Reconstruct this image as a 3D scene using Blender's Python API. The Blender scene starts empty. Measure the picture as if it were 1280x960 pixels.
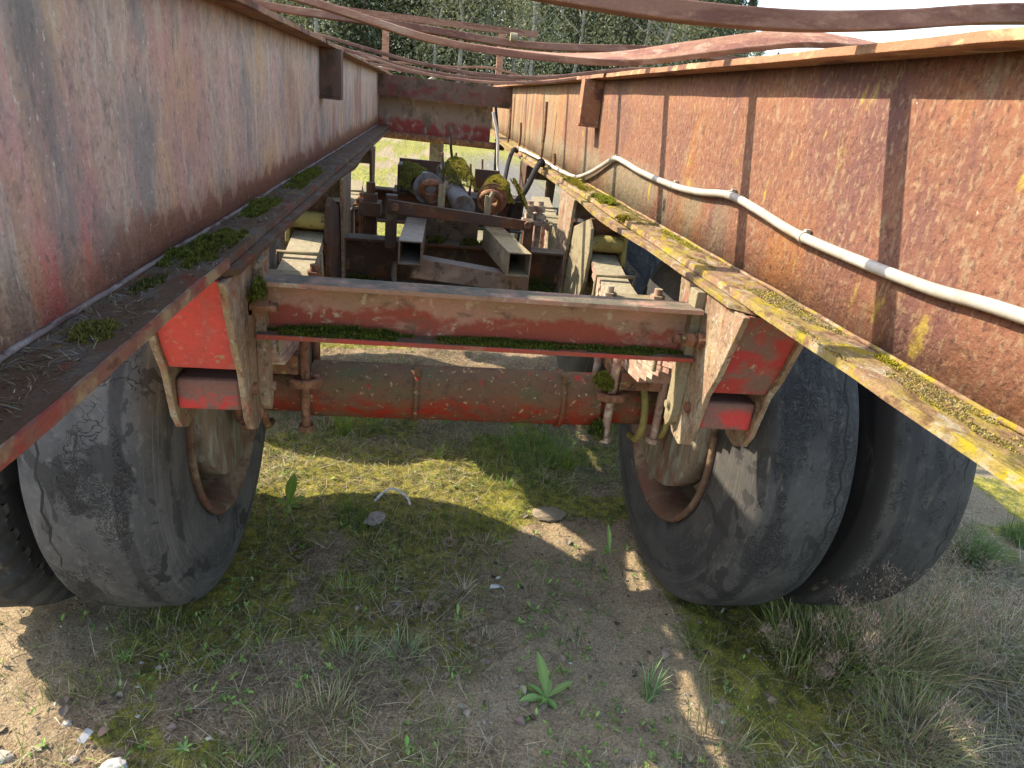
import bpy, bmesh, math, random
import numpy as np
from mathutils import Vector, Matrix, noise as mnoise
random.seed(7); RNG = np.random.default_rng(11)
S = bpy.context.scene; COL = S.collection
PI = math.pi

# ------------------------------------------------------------------ camera
F, PITCH, YAW, ROLL = 820.7, .403, .160, .111
cam_d = bpy.data.cameras.new('camera'); cam = bpy.data.objects.new('camera', cam_d); COL.objects.link(cam)
fw = Vector((math.sin(YAW)*math.cos(PITCH), math.cos(YAW)*math.cos(PITCH), -math.sin(PITCH)))
rt = Vector((math.cos(YAW), -math.sin(YAW), 0)); up = rt.cross(fw)
rt2 = rt*math.cos(ROLL)+up*math.sin(ROLL); up2 = -rt*math.sin(ROLL)+up*math.cos(ROLL)
cam.matrix_world = Matrix(((rt2.x, up2.x, -fw.x, -.12), (rt2.y, up2.y, -fw.y, 0), (rt2.z, up2.z, -fw.z, 1.231), (0, 0, 0, 1)))
cam_d.sensor_width = 36; cam_d.lens = F/1280*36; cam_d.clip_start = .02; cam_d.clip_end = 3000
S.camera = cam

# ------------------------------------------------------------------ light
SUN = Vector((-1.176, .40, 1.0)).normalized()
SUN_ELEV = math.asin(SUN.z); SUN_AZ = math.atan2(SUN.x, SUN.y)
W = bpy.data.worlds.new('World'); S.world = W; W.use_nodes = True
wn = W.node_tree; wn.nodes.clear()
sky = wn.nodes.new('ShaderNodeTexSky'); sky.sky_type = 'NISHITA'; sky.sun_disc = False
sky.sun_elevation = SUN_ELEV; sky.sun_rotation = SUN_AZ; sky.air_density = 1.0; sky.air_density = 1.2; sky.dust_density = 1.5; sky.ozone_density = 5.0
bg = wn.nodes.new('ShaderNodeBackground'); bg.inputs[1].default_value = .15
wo = wn.nodes.new('ShaderNodeOutputWorld')
tc = wn.nodes.new('ShaderNodeTexCoord'); mp = wn.nodes.new('ShaderNodeMapping'); mp.inputs['Scale'].default_value = (1.2, 1.2, 7)
cn = wn.nodes.new('ShaderNodeTexNoise'); cn.inputs['Scale'].default_value = 2.2; cn.inputs['Detail'].default_value = 7; cn.inputs['Distortion'].default_value = .6
cr = wn.nodes.new('ShaderNodeMapRange'); cr.inputs[1].default_value = .46; cr.inputs[2].default_value = .72; cr.inputs[3].default_value = 0.; cr.inputs[4].default_value = .6
cm = wn.nodes.new('ShaderNodeMix'); cm.data_type = 'RGBA'; cm.inputs[7].default_value = (1.7, 1.85, 2.0, 1)
wn.links.new(tc.outputs['Generated'], mp.inputs[0]); wn.links.new(mp.outputs[0], cn.inputs['Vector'])
wn.links.new(cn.outputs[0], cr.inputs[0]); wn.links.new(cr.outputs[0], cm.inputs[0]); wn.links.new(sky.outputs[0], cm.inputs[6])
wn.links.new(cm.outputs[2], bg.inputs[0]); wn.links.new(bg.outputs[0], wo.inputs[0])
sd = bpy.data.lights.new('sun', 'SUN'); sd.energy = 2.5; sd.angle = math.radians(.6); sd.color = (1, .95, .87)
so = bpy.data.objects.new('sun', sd); COL.objects.link(so); so.location = (-6, 2, 8)
so.rotation_euler = SUN.to_track_quat('Z', 'Y').to_euler()
S.view_settings.view_transform = 'Standard'; S.view_settings.look = 'None'; S.view_settings.exposure = 2.05; S.view_settings.gamma = 1
S.view_settings.use_curve_mapping = False
S.view_settings.use_white_balance = True; S.view_settings.white_balance_temperature = 7900; S.view_settings.white_balance_tint = 12
S.render.engine = 'CYCLES'; S.cycles.max_bounces = 8; S.cycles.diffuse_bounces = 4

# ------------------------------------------------------------------ node helpers
class NB:
    def __init__(s, name):
        s.m = bpy.data.materials.new(name); s.m.use_nodes = True; s.t = s.m.node_tree; s.t.nodes.clear()
        s.out = s.n('ShaderNodeOutputMaterial'); s.b = s.n('ShaderNodeBsdfPrincipled'); s.l(s.b.outputs[0], s.out.inputs[0])
        s.co = s.n('ShaderNodeTexCoord').outputs['Object']; s.b.inputs['Specular IOR Level'].default_value = .3
    def n(s, t): return s.t.nodes.new(t)
    def l(s, a, b): s.t.links.new(a, b)
    def v(s, x, sock):
        if isinstance(x, (int, float)): sock.default_value = x
        elif isinstance(x, tuple): sock.default_value = (*x, 1) if len(x) == 3 and len(sock.default_value) == 4 else x
        else: s.l(x, sock)
    def math(s, op, a, b=0., c=0., clamp=False):
        n = s.n('ShaderNodeMath'); n.operation = op; n.use_clamp = clamp
        s.v(a, n.inputs[0]); s.v(b, n.inputs[1]); s.v(c, n.inputs[2]); return n.outputs[0]
    def noise(s, scale, detail=5, rough=.6, seed=0, dist=0., co=None):
        m = s.n('ShaderNodeMapping'); m.inputs['Scale'].default_value = scale if isinstance(scale, tuple) else (scale,)*3
        m.inputs['Location'].default_value = (seed*3.17, seed*1.71, seed*5.3)
        s.l(co or s.co, m.inputs[0]); n = s.n('ShaderNodeTexNoise'); n.inputs['Scale'].default_value = 1
        n.inputs['Detail'].default_value = detail; n.inputs['Roughness'].default_value = rough; n.inputs['Distortion'].default_value = dist
        s.l(m.outputs[0], n.inputs['Vector']); return n.outputs[0]
    def vor(s, scale, feature='DISTANCE_TO_EDGE', co=None):
        m = s.n('ShaderNodeMapping'); m.inputs['Scale'].default_value = scale if isinstance(scale, tuple) else (scale,)*3
        s.l(co or s.co, m.inputs[0]); n = s.n('ShaderNodeTexVoronoi'); n.feature = feature; n.inputs['Scale'].default_value = 1
        s.l(m.outputs[0], n.inputs['Vector']); return n.outputs['Distance']
    def ramp(s, x, lo, hi, a=0., b=1.):
        n = s.n('ShaderNodeMapRange'); n.interpolation_type = 'SMOOTHSTEP'
        s.v(x, n.inputs[0]); n.inputs[1].default_value = lo; n.inputs[2].default_value = hi
        n.inputs[3].default_value = a; n.inputs[4].default_value = b; return n.outputs[0]
    def mix(s, f, a, b):
        n = s.n('ShaderNodeMix'); n.data_type = 'RGBA'; s.v(f, n.inputs[0]); s.v(a, n.inputs[6]); s.v(b, n.inputs[7]); return n.outputs[2]
    def sep(s, x):
        n = s.n('ShaderNodeSeparateXYZ'); s.l(x, n.inputs[0]); return n.outputs
    def bump(s, h, strength=.5, dist=.003, prev=None):
        n = s.n('ShaderNodeBump'); n.inputs['Strength'].default_value = strength; n.inputs['Distance'].default_value = dist
        s.l(h, n.inputs['Height'])
        if prev: s.l(prev, n.inputs['Normal'])
        return n.outputs[0]
    def attr(s, name):
        n = s.n('ShaderNodeAttribute'); n.attribute_name = name; return n
    def done(s, col, rough=.85, nrm=None, metal=0.):
        s.v(col, s.b.inputs['Base Color']); s.v(rough, s.b.inputs['Roughness']); s.v(metal, s.b.inputs['Metallic'])
        if nrm: s.l(nrm, s.b.inputs['Normal'])
        return s.m

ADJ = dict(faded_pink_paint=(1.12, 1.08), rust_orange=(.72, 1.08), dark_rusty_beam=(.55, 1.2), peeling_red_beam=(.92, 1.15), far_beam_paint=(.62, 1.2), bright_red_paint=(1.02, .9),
    worn_red_paint=(.85, 1.0), rust_paint_cheek=(.74, 1.1), axle_paint=(.8, 1.4), rusty_fittings=(.72, 1.25), dusty_pale_metal=(.62, 1.15), lichen_yellow=(.8, 1.), grey_tube=(.58, 1.1), mossy_tube=(.66, .72),
    grey_steel=(.55, 1.), rusty_rim=(.7, 1.1), pale_drum=(.58, 1.1), dark_brown_flange=(.8, 1.9), rusty_lichen_flange=(.72, 1.15), rusty_top_flange=(.9, 1.2), rust_bar=(.85, 1.1), rust_bar_warm=(.95, 1.1), red_edge=(.85, 1.2), birch_bark=(.42, 1.))
def layered(name, base, layers, bump=.6, bscale=140, bdist=.0025, rough=.85, up=None):
    """layers: (colour, scale, lo, hi, dict(seed, axis=(i,a,b,ragged), k))"""
    gn, st = ADJ.get(name, (1., 1.))
    def aj(c):
        l = .3*c[0]+.55*c[1]+.15*c[2]; return tuple(min(.9, max(.004, (l+(q-l)*st)*gn)) for q in c)
    base = aj(base); layers = [(aj(c), *r) for c, *r in layers]
    N = NB(name); col = base; xyz = N.sep(N.co)
    for i, (c, sc, lo, hi, o) in enumerate(layers):
        f = N.ramp(N.noise(sc, o.get('d', 6), .62, o.get('seed', i+1), o.get('dist', .3)), lo, hi)
        if 'axis' in o:
            for (ax, a, b, rg) in ([o['axis']] if isinstance(o['axis'], tuple) else o['axis']):
                q = N.math('ADD', xyz[ax], N.math('MULTIPLY', N.math('SUBTRACT', N.noise(o.get('rs', (14, 14, 3)), 5, .6, i+9), .5), rg))
                m = N.ramp(q, min(a, b), max(a, b), 0. if a < b else 1., 1. if a < b else 0.)
                f = N.math('MULTIPLY', f, m)
        col = N.mix(N.math('MULTIPLY', f, o.get('k', 1.)), col, c)
    h = N.noise(bscale, 6, .7, 31); h2 = N.noise(bscale*.18, 4, .6, 41)
    col = N.mix(N.ramp(h, .3, .75, 0, .35), col, N.mix(.5, col, (.02, .015, .012)))
    if up:
        g = N.n('ShaderNodeNewGeometry'); nz = N.sep(g.outputs['Normal'])[2]
        f = N.math('MULTIPLY', N.ramp(nz, .4, .9), N.ramp(N.noise(up[1], 6, .65, 51), up[2], up[3]))
        col = N.mix(f, col, N.mix(N.noise(90, 3), up[0], tuple(x*.35 for x in up[0])))
    n = N.bump(h2, bump*.6, bdist*3); n = N.bump(h, bump, bdist, n)
    return N.done(col, rough, n)

V3 = lambda *a: a
M = {}
RUSTD, RUST, RUSTO = (.10, .045, .03), (.23, .10, .06), (.42, .19, .08)
RED, REDD, PINK, GREY, BEIGE, YEL, PALE, MOSSC = (.50, .035, .03), (.26, .03, .025), (.42, .20, .175), (.15, .14, .125), (.36, .27, .18), (.50, .37, .06), (.55, .50, .40), (.07, .10, .012)
M['web_left'] = layered('faded_pink_paint', (.46, .325, .25), [
    ((.24, .19, .165), (75, 75, 42), .50, .64, dict(seed=30, k=.55)),
    ((.62, .45, .39), (95, 95, 55), .50, .66, dict(seed=31, k=.5)),
    ((.56, .36, .20), (5, 5, 3.0), .47, .64, dict(seed=2, k=.8)),
    ((.47, .19, .18), (6, 7, 2.6), .42, .62, dict(seed=3, axis=(1, 1.8, .45, .9), k=.7)),
    ((.60, .12, .14), (8, 11, 2.6), .43, .60, dict(seed=13, axis=[(1, .95, .5, .5), (2, 1.20, 1.02, .25)], k=.9)),
    ((.24, .22, .20), (8, 8, 4.0), .47, .64, dict(seed=4, k=.8)),
    ((.14, .13, .125), (9, 11, 4), .46, .60, dict(seed=24, axis=[(1, .95, .5, .3), (2, 1.10, 1.2, .1)], k=.8)),
    ((.62, .50, .40), (26, 34, 7), .50, .72, dict(seed=5, k=.6)),
    ((.58, .31, .29), (18, 24, 6), .53, .72, dict(seed=18, k=.6)),
    ((.17, .15, .13), (50, 60, 34), .54, .70, dict(seed=15, k=.6)),
    ((.24, .12, .09), (5, 4, 4), .0, .3, dict(seed=6, axis=[(2, 1.04, 1.025, .16), (1, .62, .95, .3)], rs=(16, 16, 4), k=.8)),
    ((.27, .13, .105), (6, 5, 2), .50, .6, dict(seed=7, axis=(1, 1.6, 2.2, .4), k=.75)),
    ((.56, .50, .38), (30, 30, 8), .50, .65, dict(seed=8, axis=(2, 1.24, 1.32, .06), k=.6)),
    ((.68, .60, .52), (150, 150, 90), .60, .72, dict(seed=9, k=.8)),
    ((.14, .12, .11), (130, 130, 80), .56, .70, dict(seed=32, k=.6))], bump=.7, bscale=190, rough=.75)
M['web_right'] = layered('rust_orange', (.28, .128, .082), [
    ((.36, .155, .065), (4, 4, 2.5), .47, .66, dict(seed=2)),
    ((.175, .082, .075), (5, 5, 2), .50, .66, dict(seed=3, k=.9)),
    ((.38, .29, .16), (8, 9, 1.6), .40, .60, dict(seed=4, axis=(1, 1.7, 4.2, .5), k=.9)),
    ((.27, .24, .16), (8, 8, 3), .38, .60, dict(seed=5, axis=[(2, 1.13, 1.07, .05), (1, 1.1, 1.5, .2)], k=.85)),
    ((.38, .265, .165), (120, 120, 62), .50, .66, dict(seed=6, k=.75, dist=.5)),
    ((.36, .27, .17), (40, 44, 12), .56, .70, dict(seed=16, k=.6)),
    ((.10, .05, .04), (150, 150, 90), .52, .68, dict(seed=7, k=.75)),
    ((.52, .40, .10), (22, 22, 9), .63, .72, dict(seed=8, k=.8)),
    ((.60, .52, .42), (130, 130, 80), .66, .74, dict(seed=9, k=.8))], bump=.9, bscale=120, bdist=.004)
M['flange_left'] = layered('dark_brown_flange', (.11, .08, .062), [
    ((.16, .15, .135), (20, 12, 20), .48, .66, dict(seed=2, k=.8)),
    ((.18, .06, .045), (24, 9, 24), .55, .68, dict(seed=3, k=.7)),
    ((.27, .24, .06), (16, 10, 16), .60, .70, dict(seed=4, k=.8)),
    ((.33, .32, .30), (90, 70, 90), .60, .72, dict(seed=5, k=.7))], bump=.9, bscale=130, bdist=.004)
M['flange_edge'] = layered('red_edge', (.26, .13, .095), [
    ((.36, .06, .05), (20, 10, 20), .50, .64, dict(seed=2, k=.85)),
    ((.38, .30, .18), (24, 18, 24), .50, .65, dict(seed=3, k=.9)),
    ((.10, .06, .04), (60, 40, 60), .55, .7, dict(seed=4, k=.8))], bump=.7)
M['flange_right'] = layered('rusty_lichen_flange', (.33, .215, .14), [
    ((.36, .30, .10), (14, 6, 14), .48, .62, dict(seed=2, k=.8)),
    ((.44, .36, .035), (40, 26, 40), .50, .62, dict(seed=3, k=.75)),
    ((.48, .44, .34), (45, 30, 45), .52, .66, dict(seed=4, k=.8)),
    ((.15, .085, .055), (45, 25, 45), .52, .66, dict(seed=5, k=.9)),
    ((.10, .12, .03), (18, 10, 18), .60, .68, dict(seed=6, k=.7))], bump=1., bscale=110, bdist=.005)
M['top_flange'] = layered('rusty_top_flange', (.30, .16, .10), [
    ((.12, .06, .045), (14, 8, 14), .48, .64, dict(seed=2)),
    ((.42, .33, .20), (40, 20, 40), .54, .68, dict(seed=3, k=.8))], bump=.8)
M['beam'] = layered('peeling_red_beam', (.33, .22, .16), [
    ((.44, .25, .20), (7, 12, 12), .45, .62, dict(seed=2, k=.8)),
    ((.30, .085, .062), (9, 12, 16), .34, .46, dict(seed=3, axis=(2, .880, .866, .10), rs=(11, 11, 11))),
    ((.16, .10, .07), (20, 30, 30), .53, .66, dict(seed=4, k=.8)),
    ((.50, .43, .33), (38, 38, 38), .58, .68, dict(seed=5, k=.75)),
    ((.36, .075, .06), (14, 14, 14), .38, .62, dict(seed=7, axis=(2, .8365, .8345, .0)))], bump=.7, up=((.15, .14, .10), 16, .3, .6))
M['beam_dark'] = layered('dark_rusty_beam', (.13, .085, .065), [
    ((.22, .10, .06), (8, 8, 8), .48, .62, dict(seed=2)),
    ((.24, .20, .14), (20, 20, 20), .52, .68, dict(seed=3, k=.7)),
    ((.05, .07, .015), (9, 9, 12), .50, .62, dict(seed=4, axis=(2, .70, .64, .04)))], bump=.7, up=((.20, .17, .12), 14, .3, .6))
M['far_beam'] = layered('far_beam_paint', (.20, .13, .10), [
    ((.22, .06, .05), (9, 9, 12), .46, .62, dict(seed=2, k=.8)),
    ((.30, .15, .13), (18, 18, 18), .55, .68, dict(seed=3, k=.9)),
    ((.07, .06, .04), (12, 12, 9), .52, .66, dict(seed=4, k=.8))], bump=.5)
M['bright_red'] = layered('bright_red_paint', (.62, .055, .045), [
    ((.46, .06, .05), (14, 14, 9), .45, .65, dict(seed=2, k=.7)),
    ((.30, .12, .09), (40, 40, 16), .54, .68, dict(seed=12, k=.55)),
    ((.62, .20, .17), (90, 90, 90), .56, .70, dict(seed=13, k=.5)),
    ((.34, .22, .13), (26, 26, 18), .58, .64, dict(seed=3, axis=(0, -.43, -.39, .05), rs=(30, 30, 30), k=.9)),
    ((.34, .22, .13), (30, 30, 30), .66, .70, dict(seed=7, k=.9)),
    ((.10, .07, .06), (70, 70, 70), .66, .72, dict(seed=4, k=.8))], bump=.25, rough=.6)
M['worn_red'] = layered('worn_red_paint', (.42, .05, .045), [
    ((.18, .13, .10), (14, 14, 14), .46, .60, dict(seed=2, k=.9)),
    ((.36, .10, .08), (30, 30, 30), .5, .65, dict(seed=5, k=.7)),
    ((.48, .42, .32), (60, 60, 60), .62, .70, dict(seed=3, k=.7))], bump=.5)
M['cheek'] = layered('rust_paint_cheek', (.36, .25, .17), [
    ((.48, .42, .30), (26, 26, 14), .45, .66, dict(seed=2, k=.8)),
    ((.40, .12, .085), (30, 30, 20), .55, .66, dict(seed=3, k=.7)),
    ((.15, .09, .06), (12, 12, 5), .52, .66, dict(seed=25, k=.8)),
    ((.54, .50, .42), (110, 110, 70), .55, .68, dict(seed=4, k=.8)),
    ((.12, .08, .055), (120, 120, 70), .52, .66, dict(seed=5, k=.75)),
    ((.44, .37, .10), (60, 60, 50), .58, .70, dict(seed=6, k=.6))], bump=1.)
M['axle'] = layered('axle_paint', (.17, .115, .075), [
    ((.32, .055, .04), (5, 9, 9), .38, .54, dict(seed=2, axis=(2, .560, .50, .13), rs=(9, 16, 16), k=.9)),
    ((.17, .10, .07), (14, 22, 22), .48, .60, dict(seed=12, k=.75)),
    ((.12, .12, .075), (8, 10, 10), .50, .64, dict(seed=5, axis=(2, .52, .57, .04), k=.8)),
    ((.50, .07, .08), (26, 18, 26), .60, .68, dict(seed=7, k=.8)),
    ((.52, .42, .28), (60, 50, 60), .60, .68, dict(seed=3, k=.9)),
    ((.10, .065, .05), (50, 40, 50), .52, .68, dict(seed=4, k=.7))], bump=.7)
M['rust_part'] = layered('rusty_fittings', (.25, .13, .085), [
    ((.40, .22, .15), (26, 26, 26), .50, .64, dict(seed=2)),
    ((.10, .06, .045), (34, 34, 34), .50, .64, dict(seed=3, k=.9)),
    ((.40, .36, .18), (40, 40, 40), .58, .68, dict(seed=4, k=.8))], bump=.8)
M['spring'] = layered('pink_rust_leaf', (.36, .22, .17), [
    ((.50, .40, .30), (30, 20, 30), .50, .62, dict(seed=2)),
    ((.14, .08, .06), (34, 20, 34), .52, .66, dict(seed=3, k=.8))], bump=.7, up=((.46, .41, .28), 30, .25, .45))
M['dusty'] = layered('dusty_pale_metal', (.42, .37, .25), [
    ((.30, .25, .16), (22, 22, 22), .48, .64, dict(seed=2)),
    ((.20, .14, .09), (50, 50, 50), .56, .68, dict(seed=3, k=.8))], bump=.7)
M['yellow'] = layered('lichen_yellow', (.40, .33, .11), [
    ((.30, .24, .08), (22, 22, 22), .46, .62, dict(seed=2)), ((.12, .09, .05), (40, 40, 40), .56, .68, dict(seed=3))], bump=.7)
M['bar'] = layered('rust_bar', (.27, .145, .105), [
    ((.17, .075, .055), (5, 30, 30), .46, .62, dict(seed=2)),
    ((.38, .22, .16), (22, 60, 60), .52, .66, dict(seed=3, k=.8))], bump=.6, bscale=220, rough=.7)
M['bar_warm'] = layered('rust_bar_warm', (.36, .19, .125), [
    ((.24, .11, .08), (6, 30, 30), .46, .62, dict(seed=4)),
    ((.46, .30, .22), (24, 60, 60), .52, .66, dict(seed=5, k=.8))], bump=.6, bscale=220, rough=.7)
M['pad'] = layered('grey_tube', (.22, .175, .14), [
    ((.30, .25, .19), (20, 20, 20), .46, .6, dict(seed=2)), ((.10, .07, .05), (30, 30, 30), .54, .66, dict(seed=3))], bump=.6, up=((.42, .36, .28), 12, .2, .5))
M['pad_yellow'] = layered('mossy_tube', (.28, .21, .13), [
    ((.38, .31, .15), (20, 20, 20), .42, .6, dict(seed=2)), ((.12, .08, .05), (30, 30, 30), .54, .66, dict(seed=3))], bump=.7, up=((.44, .36, .20), 12, .1, .5))
M['steel'] = layered('grey_steel', (.30, .29, .28), [((.16, .13, .11), (20, 20, 20), .46, .62, dict(seed=2)), ((.20, .12, .08), (30, 30, 30), .56, .66, dict(seed=3))], bump=.5, rough=.6)
M['brace'] = layered('brace_paint', (.20, .145, .11), [((.30, .22, .17), (14, 14, 14), .46, .6, dict(seed=2)), ((.10, .07, .05), (30, 30, 30), .55, .67, dict(seed=3))], bump=.7, up=((.30, .26, .21), 12, .1, .5))
M['back_plate'] = layered('faded_back_plate', (.27, .20, .165), [((.26, .05, .045), (8, 8, 10), .36, .5, dict(seed=2, axis=(2, 1.06, 1.02, .12))), ((.12, .10, .08), (12, 12, 6), .5, .62, dict(seed=3, k=.8)), ((.40, .32, .27), (26, 26, 14), .55, .68, dict(seed=4, k=.7))], bump=.5)
M['dustdark'] = layered('dusty_weld', (.22, .17, .15), [((.36, .33, .30), (60, 20, 60), .5, .65, dict(seed=2, k=.8)), ((.10, .06, .05), (50, 14, 50), .5, .62, dict(seed=3))], bump=.8)
M['bush'] = layered('bush_red', (.20, .10, .08), [((.50, .05, .045), (14, 14, 22), .46, .58, dict(seed=4, axis=(2, .762, .742, .02)))], bump=.5)
M['black'] = layered('black_rubber_hose', (.010, .010, .011), [((.03, .03, .028), (30, 30, 30), .55, .7, dict(seed=2))], bump=.2, rough=.85)
M['cable'] = layered('grey_plastic_cable', (.36, .335, .29), [((.33, .27, .20), (30, 16, 30), .50, .66, dict(seed=2, k=.8)), ((.46, .44, .40), (12, 8, 12), .5, .65, dict(seed=3, k=.8))], bump=.25, rough=.6)
M['cable_white'] = layered('white_plastic_cable', (.62, .61, .58), [((.4, .36, .3), (30, 30, 30), .54, .66, dict(seed=2, k=.8))], bump=.2, rough=.5)

def rubber(name, seed, lighter=1., smooth_tread=True, zs=1, side_shade=.0, ck=.9, cs=1.):
    N = NB(name); x, y, z = N.sep(N.co)
    ang = N.math('MULTIPLY', N.math('ARCTAN2', y, z), 1/(2*PI))
    r = N.math('SQRT', N.math('ADD', N.math('MULTIPLY', y, y), N.math('MULTIPLY', z, z)))
    cx = N.n('ShaderNodeCombineXYZ'); N.v(N.math('MULTIPLY', x, 1.), cx.inputs[0]); N.v(N.math('MULTIPLY', ang, 3.14), cx.inputs[1]); N.v(r, cx.inputs[2])
    co = cx.outputs[0]
    g = .88*lighter
    col = N.mix(N.ramp(N.noise((9, 5, 9), 5, .6, seed, .4, co), .36, .66), (.062*g, .062*g, .064*g), (.108*g, .106*g, .104*g))
    col = N.mix(N.ramp(N.noise((70, 50, 70), 5, .7, seed+3, 0, co), .5, .75), col, (.14*g, .135*g, .125*g))
    tread = N.ramp(r, .478, .490)
    side = N.math('SUBTRACT', 1., tread)
    # fine circumferential scuffs on the wall
    sc = N.noise((60, 3, 260), 4, .6, seed+8, 0, co)
    col = N.mix(N.math('MULTIPLY', N.ramp(sc, .5, .7), N.math('MULTIPLY', side, .6)), col, (.17*g, .16*g, .14*g))
    # damp dark stains
    st = N.noise((11, 7, 8), 4, .62, seed+5, .6, co)
    stf = N.ramp(st, .575, .60)
    col = N.mix(N.math('MULTIPLY', stf, .82), col, (.022, .023, .024))
    if side_shade: col = N.mix(N.math('MULTIPLY', side, side_shade), col, (.016, .016, .017))  # wall colour blackened to imitate the deep shade between the dual tyres
    # darker band where the tread rounds over to the shoulder, on the axle side
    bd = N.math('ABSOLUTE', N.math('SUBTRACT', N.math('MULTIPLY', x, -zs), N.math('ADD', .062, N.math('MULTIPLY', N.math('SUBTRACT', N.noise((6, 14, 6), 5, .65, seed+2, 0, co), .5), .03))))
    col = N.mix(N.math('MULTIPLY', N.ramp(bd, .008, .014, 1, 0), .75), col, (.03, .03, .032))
    ws = N.math('ADD', N.math('ABSOLUTE', N.math('SUBTRACT', r, .415)), N.math('MULTIPLY', N.math('SUBTRACT', N.noise((5, 3.2, 7), 5, .65, seed+44, .3, co), .5), .16))
    col = N.mix(N.math('MULTIPLY', N.math('MULTIPLY', N.ramp(ws, .006, .014, 1, 0), side), .75), col, (.028, .029, .031))
    h = N.noise(260, 4, .6, 2, 0, co)
    nb = N.bump(h, .35, .0015)
    if smooth_tread:
        wob = N.n('ShaderNodeVectorMath'); wob.operation = 'ADD'
        nn = N.n('ShaderNodeTexNoise'); nn.inputs['Scale'].default_value = 22; nn.inputs['Detail'].default_value = 4; N.l(co, nn.inputs['Vector'])
        sc2 = N.n('ShaderNodeVectorMath'); sc2.operation = 'SCALE'; sc2.inputs[3].default_value = .09; N.l(nn.outputs['Color'], sc2.inputs[0])
        N.l(co, wob.inputs[0]); N.l(sc2.outputs[0], wob.inputs[1])
        c1 = N.vor((46*cs, 38*cs, 3), co=wob.outputs[0]); c2 = N.vor((150*cs, 120*cs, 3), co=wob.outputs[0])
        m1 = N.ramp(N.noise((14, 4.5, 4), 4, .6, seed+11, .3, co), .50, .62); m2 = N.ramp(N.noise((16, 6, 4), 4, .6, seed+12, .3, co), .52, .60)
        k1 = N.math('MULTIPLY', N.math('SUBTRACT', 1., N.ramp(c1, .008, .035)), m1)
        k2 = N.math('MULTIPLY', N.math('SUBTRACT', 1., N.ramp(c2, .02, .12)), m2)
        k = N.math('MULTIPLY', N.math('MAXIMUM', k1, N.math('MULTIPLY', k2, .8)), N.math('MULTIPLY', tread, ck))
        # zig-zag sipes cut near both tread edges
        tri = N.math('PINGPONG', N.math('ADD', N.math('MULTIPLY', ang, 44.), N.math('MULTIPLY', N.noise((3, 3, 3), 3, .5, seed, 0, co), 2.)), .5)
        zz = N.math('SUBTRACT', N.math('MULTIPLY', x, zs), N.math('ADD', .060, N.math('MULTIPLY', tri, .018)))
        wid = N.ramp(N.noise((2, 3.5, 2), 3, .6, seed+20, 0, co), .36, .50, .0003, .0030)
        zf = N.math('MULTIPLY', N.math('LESS_THAN', N.math('ABSOLUTE', zz), wid), tread)
        k = N.math('MAXIMUM', k, zf)
        col = N.mix(N.math('MULTIPLY', k, .9), col, (.012, .012, .013))
        nb = N.bump(N.math('SUBTRACT', 1., k), .9, .004, nb)
    # dust low on the tyre edge
    col = N.mix(N.math('MULTIPLY', N.ramp(N.noise((40, 8, 30), 5, .65, seed+30, 0, co), .60, .75), .5), col, (.24, .21, .17))
    return N.done(col, N.math('SUBTRACT', .82, N.math('MULTIPLY', stf, .15)), nb)
M['rubber_a'] = rubber('weathered_rubber', 1.3, 1.0, zs=-1, ck=.9); M['rubber_b'] = rubber('weathered_rubber_cracked', 7.9, .66); M['rubber_d'] = rubber('weathered_rubber_shaded_wall', 5.2, .6, side_shade=.92); M['rubber_c'] = rubber('dark_lugged_rubber', 4.1, .55, False)
M['rim'] = layered('rusty_rim', (.20, .12, .085), [((.33, .25, .17), (9, 9, 9), .46, .6, dict(seed=2)), ((.24, .10, .07), (12, 12, 12), .52, .64, dict(seed=3, k=.8)), ((.12, .07, .05), (30, 30, 30), .55, .67, dict(seed=4))], bump=.6)
M['drum'] = layered('pale_drum', (.33, .26, .19), [((.47, .45, .37), (30, 22, 7), .48, .58, dict(seed=2)), ((.33, .14, .10), (12, 12, 8), .52, .66, dict(seed=3, k=.8)), ((.18, .11, .07), (34, 34, 12), .54, .66, dict(seed=4, k=.7))], bump=.6)

def vcol_mat(name, rough=.8, trans=0.):
    N = NB(name); a = N.attr('tint'); 
    m = N.done(a.outputs['Color'], rough)
    if trans:
        d = N.n('ShaderNodeBsdfTranslucent'); N.l(a.outputs['Color'], d.inputs[0]); mx = N.n('ShaderNodeMixShader'); mx.inputs[0].default_value = trans
        N.l(N.b.outputs[0], mx.inputs[1]); N.l(d.outputs[0], mx.inputs[2]); N.l(mx.outputs[0], N.out.inputs[0])
    return m
M['blade'] = vcol_mat('plant_blades', .7, .35); M['litter'] = vcol_mat('litter', .9, 0.); M['mossy'] = vcol_mat('moss_fibres', .95, .2)
M['needles'] = vcol_mat('needle_clumps', .85, .15); M['stone'] = vcol_mat('stones', .85)

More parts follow.
